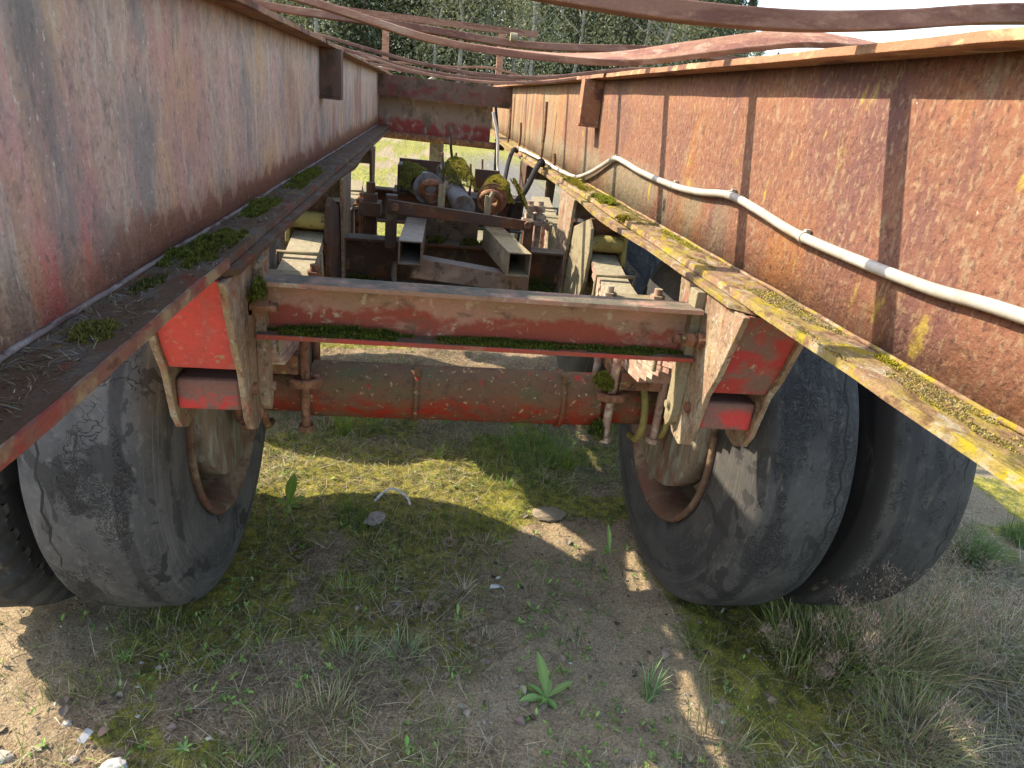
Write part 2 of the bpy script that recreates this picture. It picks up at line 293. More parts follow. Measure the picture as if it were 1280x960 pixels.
# ------------------------------------------------------------------ object helpers
def link(name, mesh, parent=None, mat=None):
    o = bpy.data.objects.new(name, mesh); COL.objects.link(o)
    if parent is not None: o.parent = parent
    if mat:
        for m in (mat if isinstance(mat, (list, tuple)) else [mat]): mesh.materials.append(M[m] if isinstance(m, str) else m)
    return o
def tag(o, label=None, cat=None, group=None, kind=None):
    if label: o['label'] = label
    if cat: o['category'] = cat
    if group: o['group'] = group
    if kind: o['kind'] = kind
    return o
def empty(name, loc=(0, 0, 0), parent=None):
    o = bpy.data.objects.new(name, None); o.location = loc; o.empty_display_size = .05; COL.objects.link(o)
    if parent is not None: o.parent = parent
    return o
class MB:
    def __init__(s): s.v = []; s.f = []; s.smooth = []
    def add(s, vs, fs, smooth=False):
        b = len(s.v); s.v += [tuple(v) for v in vs]; s.f += [tuple(i+b for i in f) for f in fs]; s.smooth += [smooth]*len(fs); return s
    def box(s, x0, x1, y0, y1, z0, z1, mtx=None):
        vs = [Vector((x, y, z)) for z in (z0, z1) for y in (y0, y1) for x in (x0, x1)]
        if mtx: vs = [mtx @ v for v in vs]
        return s.add(vs, [(0, 2, 3, 1), (4, 5, 7, 6), (0, 1, 5, 4), (2, 6, 7, 3), (0, 4, 6, 2), (1, 3, 7, 5)])
    def prism(s, poly, axis, a, b):       # poly in the two other axes (cyclic order kept), extruded a..b along axis
        def mk(p, t):
            if axis == 0: return (t, p[0], p[1])
            if axis == 1: return (p[0], t, p[1])
            return (p[0], p[1], t)
        n = len(poly); vs = [mk(p, a) for p in poly]+[mk(p, b) for p in poly]
        return s.add(vs, [tuple(range(n))[::-1], tuple(range(n, 2*n))]+[(i, (i+1) % n, n+(i+1) % n, n+i) for i in range(n)])
    def tube(s, path, r, n=10, cap=True, flat=None):
        P = [Vector(p) for p in path]; rings = []; prev = None
        for i, p in enumerate(P):
            t = (P[min(i+1, len(P)-1)]-P[max(i-1, 0)]).normalized()
            if prev is None: a = t.orthogonal().normalized()
            else: a = (prev-t*prev.dot(t)).normalized()
            prev = a; b = t.cross(a); rr = r[i] if isinstance(r, (list, tuple)) else r
            rings.append([p+(a*math.cos(2*PI*k/n)+b*math.sin(2*PI*k/n))*rr for k in range(n)])
        vs = [v for q in rings for v in q]; fs = []
        for i in range(len(P)-1):
            for k in range(n): fs.append((i*n+k, i*n+(k+1) % n, (i+1)*n+(k+1) % n, (i+1)*n+k))
        s.add(vs, fs, True)
        if cap: s.add(rings[0], [tuple(range(n))[::-1]]); s.add(rings[-1], [tuple(range(n))])
        return s
    def cyl(s, a, b, r, n=16): return s.tube([a, b], r, n)
    def hexa(s, a, b, r): return s.add(*hexv(a, b, r))
    def lathe(s, prof, n=64, axis=0, closed=False):      # prof list of (x, r) about the x axis
        vs = []; m = len(prof); fs = []
        for k in range(n):
            c, q = math.cos(2*PI*k/n), math.sin(2*PI*k/n)
            for (x, r) in prof: vs.append((x, r*c, r*q) if axis == 0 else (r*c, r*q, x))
        for k in range(n):
            for i in range(m-1+(1 if closed else 0)):
                j = (i+1) % m; fs.append((k*m+i, k*m+j, ((k+1) % n)*m+j, ((k+1) % n)*m+i))
        return s.add(vs, fs, True)
    def build(s, name, mat, parent=None, bevel=0.0012, loc=None):
        me = bpy.data.meshes.new(name); me.from_pydata(s.v, [], s.f); me.polygons.foreach_set('use_smooth', s.smooth)
        bm = bmesh.new(); bm.from_mesh(me); bmesh.ops.recalc_face_normals(bm, faces=bm.faces); bm.to_mesh(me); bm.free()
        o = link(name, me, parent, mat)
        if loc: o.location = loc
        if bevel:
            b = o.modifiers.new('bevel', 'BEVEL'); b.width = bevel; b.segments = 2; b.limit_method = 'ANGLE'; b.angle_limit = math.radians(50)
        return o
def hexv(a, b, r):
    m = MB(); m.tube([a, b], r, 6); return m.v, m.f
def spline(pts, n=8):
    P = [Vector(p) for p in pts]; out = []
    for i in range(len(P)-1):
        p0 = P[max(i-1, 0)]; p1 = P[i]; p2 = P[i+1]; p3 = P[min(i+2, len(P)-1)]
        for k in range(n):
            t = k/n; out.append(.5*((2*p1)+(p2-p0)*t+(2*p0-5*p1+4*p2-p3)*t*t+(3*p1-p0-3*p2+p3)*t**3))
    out.append(P[-1]); return out
def copy_tree(o, parent=None):
    c = o.copy(); COL.objects.link(c)
    if parent is not None: c.parent = parent
    for ch in [q for q in bpy.data.objects if q.parent == o]: copy_tree(ch, c)
    return c

# ------------------------------------------------------------------ numpy noise + fast meshes
_T = np.random.default_rng(3).random((256, 256))
def vn(x, y):
    xi = np.floor(x).astype(int); yi = np.floor(y).astype(int); fx = x-xi; fy = y-yi
    fx = fx*fx*(3-2*fx); fy = fy*fy*(3-2*fy); g = lambda a, b: _T[a % 256, b % 256]
    return (g(xi, yi)*(1-fx)+g(xi+1, yi)*fx)*(1-fy)+(g(xi, yi+1)*(1-fx)+g(xi+1, yi+1)*fx)*fy
def fbm(x, y, o=4, s=0.):
    t = 0; a = .5; n = 0
    for i in range(o): t = t+a*vn(x*2**i+17.3*i+s, y*2**i+5.1*i+s*1.7); n += a; a *= .5
    return t/n
def sm(x, a, b): t = np.clip((x-a)/(b-a), 0, 1); return t*t*(3-2*t)
def hgt(x, y):
    near = 1-sm(np.hypot(x, y-2), 6, 30)
    h = (fbm(x*1.1, y*1.1, 3, 2)-.5)*.06 + (fbm(x*5, y*5, 3, 5)-.5)*.042 + (fbm(x*22, y*22, 3, 9)-.5)*.020
    h = h*(.25+.75*near) + sm(np.hypot(x, y), 25, 90)*1.0
    h = h + sm(x, .9, 1.6)*.03*near - .012*np.exp(-((x-.45)/.18)**2)*near - .01
    for sx in (-1, 1):
        for wy in (1.564, 2.83): h = h - .018*np.exp(-((np.abs(x)-.84)/.22)**2*2-((y-wy)/.22)**2)*(np.sign(x) == sx)
    return h
def masks(x, y):
    n1 = fbm(x*2.2, y*2.2, 4, 1); n2 = fbm(x*5.5, y*5.5, 4, 4); n3 = fbm(x*.8, y*.8, 3, 8)
    sand = np.exp(-((x-.30-.10*np.sin(y*2))/.36)**2)*.85+np.exp(-((x-.53)/.07)**2)*.4+sm(-x, .62, .95)*(1-sm(y, 1.3, 1.9))*.95+sm(n1, .55, .75)*.5  # narrow strip beside the sandy path paints a streak of sunlight as paler sand
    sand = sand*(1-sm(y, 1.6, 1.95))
    moss = sm(n2, .45, .58)*.75+sm(x, .50, .75)*.65*(1-sm(x, 1.2, 1.9))+np.exp(-((y-1.95)/.36)**2)*sm(.60-x, -.05, .25)*.95
    moss = moss+.9*np.exp(-((x-.72)/.22)**2-((y-.95)/.16)**2)
    moss = moss*(1-.85*np.clip(sand, 0, 1))+sm(y, 3.2, 5)*sm(n1, .42, .55)*.75
    dry = sm(x, .75, 1.1)*.8+sm(y, 3.6, 5)*(1-sm(n1, .45, .6))*.8+sm(n3, .55, .7)*.4*(x < .1)
    gravel = np.exp(-((x-1.35)/.75)**2)*sm(y, 3.2, 4.6)*(1-sm(y, 14, 18))
    return [np.clip(q, 0, 1) for q in (moss, sand, dry, gravel)]
def axis_pts(fine0, fine1, step, far0, far1, grow=1.12):
    a = list(np.arange(fine0, fine1, step)); s = step; x = fine0
    L = []
    while x > far0: s *= grow; x -= s; L.append(x)
    s = step; x = a[-1]; R = []
    while x < far1: s *= grow; x += s; R.append(x)
    return np.array(L[::-1]+a+R)
def np_mesh(name, verts, faces, mat, tint=None, parent=None, smooth=False, nside=3):
    me = bpy.data.meshes.new(name); nf = len(faces)
    me.vertices.add(len(verts)); me.vertices.foreach_set('co', np.asarray(verts, np.float32).ravel())
    me.loops.add(nf*nside); me.loops.foreach_set('vertex_index', np.asarray(faces, np.int32).ravel())
    me.polygons.add(nf); me.polygons.foreach_set('loop_start', np.arange(nf, dtype=np.int32)*nside)
    me.polygons.foreach_set('use_smooth', np.full(nf, smooth))
    if tint is not None:
        a = me.color_attributes.new('tint', 'FLOAT_COLOR', 'POINT')
        a.data.foreach_set('color', np.concatenate([np.clip(tint, 0, 1), np.ones((len(tint), 1))], 1).astype(np.float32).ravel())
    me.update(calc_edges=True); return link(name, me, parent, mat)

# ------------------------------------------------------------------ ground
gx = axis_pts(-1.7, 2.5, .016, -900, 900); gy = axis_pts(.35, 3.6, .016, -300, 1500)
GX, GY = np.meshgrid(gx, gy); gv = np.stack([GX, GY, hgt(GX, GY)], -1).reshape(-1, 3)
nx, ny = len(gx), len(gy); I = (np.arange(ny-1)[:, None]*nx+np.arange(nx-1)[None]).ravel()
gf = np.stack([I, I+1, I+1+nx, I+nx], -1)
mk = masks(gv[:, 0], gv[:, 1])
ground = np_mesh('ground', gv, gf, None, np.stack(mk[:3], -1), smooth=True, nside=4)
at = ground.data.color_attributes.new('gravel', 'FLOAT_COLOR', 'POINT'); at.data.foreach_set('color', np.repeat(mk[3], 4).astype(np.float32))
N = NB('soil_moss_sand'); s3 = N.sep(N.attr('tint').outputs['Color']); gr = N.attr('gravel').outputs['Fac']
c = N.mix(N.ramp(N.noise(7, 6, .65, 1), .35, .65), (.21, .150, .085), (.43, .315, .19))
c = N.mix(N.ramp(N.noise(60, 6, .7, 2), .45, .65), c, (.47, .36, .23))
c = N.mix(N.ramp(N.noise(150, 4, .7, 3), .52, .68), c, (.045, .034, .024))
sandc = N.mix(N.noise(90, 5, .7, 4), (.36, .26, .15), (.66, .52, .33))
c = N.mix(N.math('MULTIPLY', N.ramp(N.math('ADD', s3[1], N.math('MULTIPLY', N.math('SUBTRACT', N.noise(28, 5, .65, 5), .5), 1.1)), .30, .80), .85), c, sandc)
c = N.mix(N.math('MULTIPLY', N.ramp(N.math('ADD', s3[2], N.math('MULTIPLY', N.math('SUBTRACT', N.noise(30, 5, .65, 6), .5), 1.2)), .3, .8), .8), c, N.mix(N.noise(200, 4), (.22, .17, .10), (.48, .40, .25)))
mossc = N.mix(N.ramp(N.noise(26, 4, .6, 8), .35, .65), (.10, .13, .012), (.40, .38, .05))
c = N.mix(N.math('MULTIPLY', N.ramp(N.math('ADD', s3[0], N.math('MULTIPLY', N.math('SUBTRACT', N.noise(34, 6, .7, 7), .5), 1.3)), .38, .72), .9), c, mossc)
c = N.mix(gr, c, N.mix(N.noise(22, 6, .75, 10), (.07, .07, .068), (.26, .25, .235)))
hb = N.noise(180, 5, .75, 12); nb = N.bump(N.noise(38, 5, .7, 11), .9, .02); nb = N.bump(hb, .9, .006, nb)
c = N.mix(N.ramp(hb, .62, .40, 0, .5), c, (.06, .045, .03))
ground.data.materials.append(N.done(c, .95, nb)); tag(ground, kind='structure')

# ------------------------------------------------------------------ trailer
T = empty('flatbed_trailer', (0, 1.5, 0)); tag(T, 'old rusty red steel trailer frame with dual tyres on two axles', 'trailer')
_root = empty('frame_origin'); bpy.data.objects.remove(_root)
OFF = Vector((0, -1.5, 0))
def part(mb, name, mat, parent=None, **k):
    """part of the trailer given in world coordinates"""
    o = mb.build(name, mat, parent or T, **k)
    if parent is None: o.location = OFF
    return o
YA, YB = -.8, 8.6
def wob(y, s, a=1.): return a*(mnoise.noise(Vector((y*3.1, s, 0)))*.004+mnoise.noise(Vector((y*11, s, 4)))*.002)
def flange(xin, xout, z0, z1, seed, edge_amp=1., bulge=None):
    m = MB(); ys = np.arange(YA, YB+.01, .04); vs = []; fs = []
    for y in ys:
        e = wob(y, seed, edge_amp); zz = wob(y, seed+9, .5*edge_amp); sgn = 1 if xin > 0 else -1
        if bulge: e += bulge(y)
        xi = xin+e*sgn
        vs += [(xi, y, z0+zz), (xi+.003*sgn, y, z1+zz), (xout, y, z1), (xout, y, z0)]
    n = len(ys)
    for i in range(n-1):
        a = i*4; fs += [(a+k, a+(k+1) % 4, a+4+(k+1) % 4, a+4+k) for k in range(4)]
    fs += [(0, 1, 2, 3), ((n-1)*4+3, (n-1)*4+2, (n-1)*4+1, (n-1)*4)]
    return m.add(vs, fs)
ZB, ZT = .971, 1.332
rails = {}
for sx, nm in ((-1, 'left'), (1, 'right')):
    a, b, c_ = .48*sx, .395*sx, .568*sx
    m = MB(); ys = np.arange(YA, YB+.01, .1); zs = np.linspace(ZB+.012, ZT, 5); vs = []; fs = []
    for y in ys:
        for z in zs: vs.append((a+.003*mnoise.noise(Vector((y*1.3, z*4, sx))), y, z))
    nz = len(zs)
    for i in range(len(ys)-1):
        for k in range(nz-1): fs.append((i*nz+k, i*nz+k+1, (i+1)*nz+k+1, (i+1)*nz+k))
    m.add(vs, fs, True); o = part(m, 'frame_rail', 'web_left' if sx < 0 else 'web_right', bevel=0)
    so_ = o.modifiers.new('thick', 'SOLIDIFY'); so_.thickness = .010; so_.offset = 0
    o['label'] = 'left rail, faded pink paint with grey streaks' if sx < 0 else 'right rail, sunlit orange rust'
    rails[sx] = o
    fb = part(flange(b, c_, ZB, ZB+.0118, 2+sx, 1.), 'bottom_flange', 'flange_left' if sx < 0 else 'flange_right', o, bevel=.001)
    fb['label'] = 'dark mossy flange with red edge' if sx < 0 else 'flange crusted with yellow lichen'
    part(flange(.42*sx, c_, ZT, ZT+.012, 12+sx, .8), 'top_flange', 'top_flange', o)
    # second plate under the flange from the first hanger on, with a buckled inner edge
    def dbl(y, sx=sx): return -.012-.012*max(0, math.sin((y-1.6)*2.7+sx))**3 if y > .95 else .02
    m = MB(); ys = np.arange(.95, 5.2, .035); vs = []; fs = []
    for y in ys:
        e = dbl(y)*-1; dz = .006*max(0, math.sin((y-1.6)*2.7+sx))**3+wob(y, 33+sx, .6); xi = (.395-e-.003)*sx
        vs += [(xi, y, ZB-.012-dz), (xi, y, ZB-.002-dz*.4), (.56*sx, y, ZB-.002), (.56*sx, y, ZB-.012)]
    n = len(ys)
    for i in range(n-1): fs += [(i*4+k, i*4+(k+1) % 4, i*4+4+(k+1) % 4, i*4+4+k) for k in range(4)]
    fs += [(0, 1, 2, 3), ((n-1)*4+3, (n-1)*4+2, (n-1)*4+1, (n-1)*4)]
    part(m.add(vs, fs), 'doubler_plate', 'flange_left' if sx < 0 else 'flange_right', o)
    # red worn lip of the left flange, weld bead at the web foot
    wb = MB(); wb.tube([(a-.007*sx, y, ZB+.0145+wob(y*3, 5, .6)) for y in np.arange(YA, YB, .05)], .0035, 6)
    part(wb, 'weld_bead', 'dustdark' if sx < 0 else 'flange_right', o, bevel=0)
    if sx < 0:
        e = MB(); vs = []; fs = []; ys = np.arange(YA, 1.0, .02)
        for y in ys:
            q = wob(y, 2+sx); xx = b-q; dz = wob(y, 11+sx, .5)
            vs += [(xx+.003, y, ZB-.001+dz), (xx+.0028, y, ZB+.0125+dz), (xx-.001-.002*abs(mnoise.noise(Vector((y*25, 0, 1)))), y, ZB+.0126+dz), (xx-.001, y, ZB-.001+dz)]
        for i in range(len(ys)-1): fs += [(i*4+k, i*4+(k+1) % 4, i*4+4+(k+1) % 4, i*4+4+k) for k in range(4)]
        part(e.add(vs, fs), 'worn_edge', 'flange_edge', o, bevel=0)
    # stub bracket hanging under the top flange
    for (yb, zz) in ((2.42, 1.187),):
        k = MB(); x0, x1 = sorted((.405*sx, .473*sx)); k.box(x0, x1, yb, yb+.055, zz, ZT-.001)
        k.box(x0-.006, x1-.001, yb-.01, yb+.06, zz-.008, zz-.001)
        part(k, 'bracket', 'far_beam' if sx < 0 else 'top_flange', o)

def cbeam(y, z0, z1, name, mat, depth=.065, t=.0085, half=.385):   # channel open towards the viewer
    m = MB(); m.prism([(y, z0), (y+depth, z0), (y+depth, z0+t), (y+.012, z0+t), (y+.012, z1-t), (y+depth, z1-t), (y+depth, z1), (y, z1), (y, z1-.0)], 0, -half, half)
    m = MB(); yw = y+depth-.0155
    m.prism([(y, z0), (y+depth, z0), (y+depth, z0+t), (yw+.007, z0+t), (yw+.007, z1-t), (y+depth, z1-t), (y+depth, z1), (y, z1), (y, z1-t), (yw, z1-t), (yw, z0+t), (y, z0+t)], 0, -half, half)
    return part(m, name, mat)
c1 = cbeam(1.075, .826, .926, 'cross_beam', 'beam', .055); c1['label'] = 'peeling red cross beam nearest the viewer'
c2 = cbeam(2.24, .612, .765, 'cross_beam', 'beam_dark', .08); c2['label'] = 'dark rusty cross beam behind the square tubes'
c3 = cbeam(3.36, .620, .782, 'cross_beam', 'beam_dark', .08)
for (x, y, z, sx) in ((-.372, 1.10, .885, -1), (.36, 1.10, .872, 1)):
    bt = MB(); bt.hexa((x-.012, y-.03, z), (x+.012, y-.03, z), .013); bt.hexa((x+.018*sx, y-.03, z), (x+.034*sx, y-.03, z), .017); bt.cyl((x-.025*sx, y-.03, z), (x+.03*sx, y-.03, z), .008)
    part(bt, 'bolt', 'rust_part', c1)
# far end cross member
fc = MB(); fc.box(-.474, .474, 5.12, 5.24, 1.185, 1.322); fcb = part(fc, 'far_cross_beam', 'far_beam')
m = MB(); m.box(-.474, .352, 5.26, 5.275, .93, 1.184); part(m, 'back_plate', 'back_plate', fcb)
m = MB(); m.cyl((-.47, 5.22, .925), (.46, 5.22, .915), .026, 14); part(m, 'lower_pipe', 'rust_part', fcb, bevel=0)
m = MB(); m.box(.40, .46, 5.17, 5.27, .90, .96); part(m, 'pipe_clamp', 'black', fcb)
m = MB(); m.box(-.09, .02, 5.6, 5.69, .45, .92); m.box(-.16, .09, 5.56, 5.73, .43, .449); part(m, 'support_leg', 'pad_yellow')
for yy in (6.6, 7.9):
    m = MB(); m.box(-.474, .474, yy, yy+.08, 1.10, 1.2); part(m, 'far_cross_beam', 'far_beam')
# stake frame far up the deck
rk = MB(); rk.box(-1.15, 1.03, 8.0, 8.06, 1.905, 1.965); rko = part(rk, 'stake_frame', 'bar')
for x in (-.60, .64):
    m = MB(); m.box(x-.035, x+.035, 8.005, 8.055, 1.339, 1.9045); part(m, 'post', 'bar_warm', rko)
m = MB(); m.box(-.9, .9, 7.96, 8.10, 1.32, 1.3385); part(m, 'crossbar', 'bar', rko)

# ---- spring hangers
def hanger(y0, cheekpoly, front_mat_l, front_mat_r, sx, front=True):
    xi, xo = .390*sx, .505*sx; e = .0
    m = MB()
    for xx in (xi, xo): m.prism([(y+y0, z) for y, z in cheekpoly], 0, min(xx, xx+.011*sx*(1 if xx == xi else 1)), max(xx, xx+.011*sx))
    h = part(m, 'spring_hanger', 'cheek', bevel=.0015)
    return h
cheek1 = [(.942, .957), (.985, .835), (1.008, .790), (1.028, .700), (1.045, .672), (1.075, .657), (1.115, .663), (1.150, .695), (1.185, .80), (1.225, .957)]
for sx in (-1, 1):
    h = hanger(0, cheek1, None, None, sx)
    h['label'] = 'left rear spring hanger with bright red face' if sx < 0 else 'right rear spring hanger, sunlit, worn red face'
    x0, x1 = sorted((.4015*sx, .5045*sx))
    m = MB(); m.prism([(.950, .9565), (.993, .835), (1.013, .795), (1.021, .797), (1.000, .839), (.958, .9565)], 0, x0, x1)
    p = part(m, 'front_plate', 'bright_red' if sx < 0 else 'worn_red', h)
    m = MB(); m.box(x0+.0005, x1-.0005, 1.030, 1.085, .712, .768); part(m, 'bush_tube', 'bush', h, bevel=.007)
    m = MB(); m.prism([(1.092, .955), (1.092, .715), (1.097, .693), (1.110, .680), (1.124, .690), (1.128, .72), (1.128, .955)], 0, *sorted((.372*sx, .3895*sx))); m.cyl((.365*sx, 1.112, .725), (.372*sx, 1.112, .725), .008, 10)
    part(m, 'wear_strip', 'dusty' if sx > 0 else 'cheek', h)
    m = MB(); m.cyl((.384*sx, 1.062, .742), (.514*sx+.01*sx, 1.062, .742), .011, 10); part(m, 'bolt', 'rust_part', h)
def mid_hanger(yc, mat):
    for sx in (-1, 1):
        m = MB(); poly = [(yc-.10, .957), (yc-.06, .70), (yc-.05, .60), (yc-.02, .555), (yc+.05, .545), (yc+.10, .60), (yc+.14, .957)]
        for xx in (.372*sx, .517*sx): m.prism(poly, 0, min(xx, xx+.011*sx), max(xx, xx+.011*sx))
        h = part(m, 'spring_hanger', mat, bevel=.0015)
        x0, x1 = sorted((.384*sx, .5165*sx))
        m = MB(); m.box(x0, x1, yc-.012, yc+.10, .885, .956); part(m, 'spacer_block', 'cheek', h)
        m = MB(); m.cyl((.362*sx, yc+.02, .66), (.54*sx, yc+.02, .66), .022, 16); part(m, 'pivot_pin', 'rust_part', h)
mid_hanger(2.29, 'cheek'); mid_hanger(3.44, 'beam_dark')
# equaliser beams rocking on the middle hangers
for sx in (-1, 1):
    e = empty('equaliser_beam', OFF, T)
    for xx in (.386, .496):
        if xx == .386: pts = [(1.955, .835), (1.975, .905), (2.02, .925), (2.44, .80), (2.64, .80), (2.67, .74), (2.66, .68), (2.36, .615), (2.12, .615), (2.02, .66), (1.965, .74)]
        else: pts = [(1.955, .80), (1.975, .905), (2.03, .93), (2.44, .80), (2.64, .80), (2.67, .74), (2.66, .70), (2.36, .64), (2.12, .66), (2.0, .77), (1.965, .79)]
        m = MB(); a0, a1 = sorted((xx*sx, (xx+.012)*sx)); m.prism(pts, 0, a0, a1); part(m, 'side_plate', ('dusty' if sx > 0 else 'beam_dark') if xx == .386 else 'yellow', e, bevel=.0025)
    a0, a1 = sorted((.399*sx, .4955*sx))
    m = MB(); m.cyl((a0, 1.99, .858), (a1, 1.99, .858), .024, 14); m.box(a0, a1, 1.99, 2.03, .84, .88); part(m, 'contact_pad', 'yellow', e)
    m = MB(); m.box(a0, a1, 2.035, 2.05, .80, .925); part(m, 'end_plate', 'rust_part', e)
    m = MB(); m.cyl((a0, 2.62, .77), (a1, 2.62, .77), .024, 14); part(m, 'contact_pad', 'rust_part', e)

# ---- axles, springs, u-bolts, wheels
def leaf(sx, yc, i, nl, z0, ymin, ymax, k0, k1):
    m = MB(); ys = np.linspace(ymin, ymax, 15); x0, x1 = sorted((.402*sx, .490*sx)); t = .0118
    vs = []; fs = []
    for y in ys:
        d = y-yc; z = z0+(k0 if d < 0 else k1)*d*d
        e = .0015*math.sin(i*2.3+y*9)
        vs += [(x0+e, y, z), (x1+e, y, z), (x1+e, y, z+t), (x0+e, y, z+t)]
    for j in range(len(ys)-1): fs += [(j*4+k, j*4+(k+1) % 4, j*4+4+(k+1) % 4, j*4+4+k) for k in range(4)]
    fs += [(0, 1, 2, 3), (56, 59, 58, 57)]
    return m.add(vs, fs)
def spring(sx, yc, yl, yr):
    s = MB(); x0, x1 = sorted((.392*sx, .500*sx)); zt = .642+9*.0132
    s.box(x0, x1, yc-.10, yc+.10, zt+.001, zt+.017)
    sp = part(s, 'leaf_spring', 'spring')
    n = 9
    for i in range(n):
        f = (i+1)/n; a = yc-(yc-yl)*(.30+.70*f); b = yc+(yr-yc)*(.30+.70*f)
        part(leaf(sx, yc, i, n, .642+i*.0132, a, b, .42, .33), 'spring_leaf', 'spring', sp, bevel=0)
    for yy, zc in ((yc+.27, .642), (yc-.30, .66)):
        m = MB(); d = yy-yc; kz = (.33 if d > 0 else .42)*d*d
        zb = .642+kz+.052; zz = .642+kz+9*.0132+.012
        m.tube([(x0-.004, yy, zb), (x0-.004, yy, zz), (x1+.004, yy, zz), (x1+.004, yy, zb)], .006, 8)
        part(m, 'leaf_clip', 'dusty', sp, bevel=0)
    m = MB(); m.box(x0, x1, yc-.095, yc+.095, .594, .640); part(m, 'axle_seat', 'rust_part', sp)
    for yy in (yc-.083, yc+.083):
        for xx in (.378, .512):
            m = MB(); m.cyl((xx*sx, yy, .440), (xx*sx, yy, zt+.055), .011, 12)
            m.hexa((xx*sx, yy, zt+.020), (xx*sx, yy, zt+.038), .020); m.hexa((xx*sx, yy, .443), (xx*sx, yy, .457), .019)
            part(m, 'u_bolt', 'spring' if sx > 0 else 'rust_part', sp, bevel=.001)
    m = MB(); m.box(*sorted((.366*sx, .524*sx)), yc-.108, yc+.108, zt+.0175, zt+.0195+.010); part(m, 'clamp_plate', 'dusty', sp)
    m = MB()
    for yy in (yc-.086,):
        m.lathe([(-.010, .021), (.010, .021), (.010, .032), (-.010, .032)], 20, 2, True)
        m.v = [(v[0]*1.35+.378*sx, v[1]*.9+yy, v[2]+.575) for v in m.v]
    part(m, 'clamp_collar', 'rust_part', sp)
    return sp
NL = 384
def tyre_mesh(name, mat, lug=False):
    h = [(.27, .100), (.286, .110), (.305, .116), (.35, .122), (.385, .1242), (.40, .1245), (.425, .1215), (.44, .119), (.446, .120), (.452, .1165), (.466, .1130), (.479, .1055), (.4885, .096)]
    prof = [(x, r) for r, x in h]+[(.087, .4925), (.081, .4948), (.076, .4960), (.070, .4972), (.064, .4982), (.045, .4995), (.02, .500)]
    prof = prof+[(0, .5003)]+[(-x, r) for x, r in prof[::-1]]
    vs = []; fs = []; m = len(prof)
    for k in range(NL):
        t = 2*PI*k/NL; c, s = math.cos(t), math.sin(t)
        for (x, r) in prof:
            rr = r
            if lug and abs(x) > .07 and .44 < r:
                if (k*84//NL) % 2 and True: rr = r-.014; 
            if r > .47: rr += .0012*mnoise.noise(Vector((x*30, c*9, s*9)))-.0035*max(0, mnoise.noise(Vector((x*4, c*2.2, s*2.2+5))))
            flat = max(0., -(s)-.975)*.0
            vs.append((x, rr*c, rr*s))
    for k in range(NL):
        k2 = (k+1) % NL
        for i in range(m-1): fs.append((k*m+i, k*m+i+1, k2*m+i+1, k2*m+i))
    me = bpy.data.meshes.new(name); me.from_pydata(vs, [], fs); me.materials.append(M[mat])
    me.polygons.foreach_set('use_smooth', [True]*len(fs)); me.update()
    return me
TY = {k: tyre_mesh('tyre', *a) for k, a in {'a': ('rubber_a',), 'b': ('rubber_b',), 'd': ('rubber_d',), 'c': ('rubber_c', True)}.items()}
rm = MB(); rm.lathe([(.100, .280), (.120, .292), (.127, .287), (.124, .276), (.098, .260), (.070, .244), (.0, .238), (-.06, .244), (-.098, .260), (-.124, .276), (-.127, .287), (-.120, .292), (-.100, .280)], 72)
rm.lathe([(.012, .247), (.012, .12), (.02, .11), (.02, .0)], 48)
RIM = rm.build('rim', 'rim', None, bevel=0); RIMM = RIM.data; bpy.data.objects.remove(RIM)
dm = MB(); dm.lathe([(-.006, .0), (-.006, .216), (-.001, .224), (.055, .224), (.060, .216), (.060, .15), (.066, .14), (.066, .0)], 60)
DR = dm.build('brake_drum', 'drum', None, bevel=0); DRM = DR.data; bpy.data.objects.remove(DR)
def axle(ya, kind):
    m = MB(); m.cyl((-.372, ya, .520), (.36, ya, .523), .071, 40); m.cyl((-.60, ya, .518), (.60, ya, .520), .060, 32)
    ax = part(m, 'axle', 'axle', bevel=.003)
    if kind:
        for x in (-.115, .26):
            r = MB(); r.lathe([(-.006, .070), (.006, .070), (.006, .0775), (-.006, .0775)], 40, 0, True); r.v = [(v[0]+x, v[1]+ya, v[2]+.5215) for v in r.v]
            r.box(x-.007, x+.007, ya-.05, ya-.03, .585, .605); part(r, 'pipe_clip', 'axle', ax, bevel=0)
    for sx in (-1, 1):
        for j, xc in enumerate((.697, .985)):
            w = empty('wheel', (xc*sx, ya-1.5, .486), T); w.rotation_euler = (RNG.random()*6, 0, 0)
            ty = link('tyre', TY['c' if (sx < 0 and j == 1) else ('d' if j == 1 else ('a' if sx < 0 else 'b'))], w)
            if kind and sx < 0 and j == 1: ty['label'] = 'dark tyre with deep shoulder lugs'
            if kind and j == 0: ty['label'] = ('bald cracked grey tyre behind the bright red hanger' if sx < 0 else 'bald tyre with dense cracks and a dark groove')
            r = link('rim', RIMM, w)
            if j == 0:
                w.rotation_euler = ((1.1 if sx < 0 else 2.3), 0, 0)
        d = link('brake_drum', DRM, ax); d.location = (.568*sx, ya, .52)
        if sx < 0: d.rotation_euler = (0, 0, PI)
        bl = MB(); bl.tube(spline([(.47*sx, ya-.03, .60), (.472*sx, ya-.075, .56), (.474*sx, ya-.09, .50), (.476*sx, ya-.06, .44), (.478*sx, ya, .42)], 5), .010, 8); bl.tube(spline([(.53*sx, ya-.04, .60), (.53*sx, ya-.10, .55), (.53*sx, ya-.10, .48), (.53*sx, ya-.04, .43)], 5), .008, 8)
        part(bl, 'brake_lever', 'yellow' if sx > 0 else 'rust_part', ax, bevel=0)
        spring(sx, ya, ya-.50, ya+.44)
axle(1.564, True); axle(2.83, False)

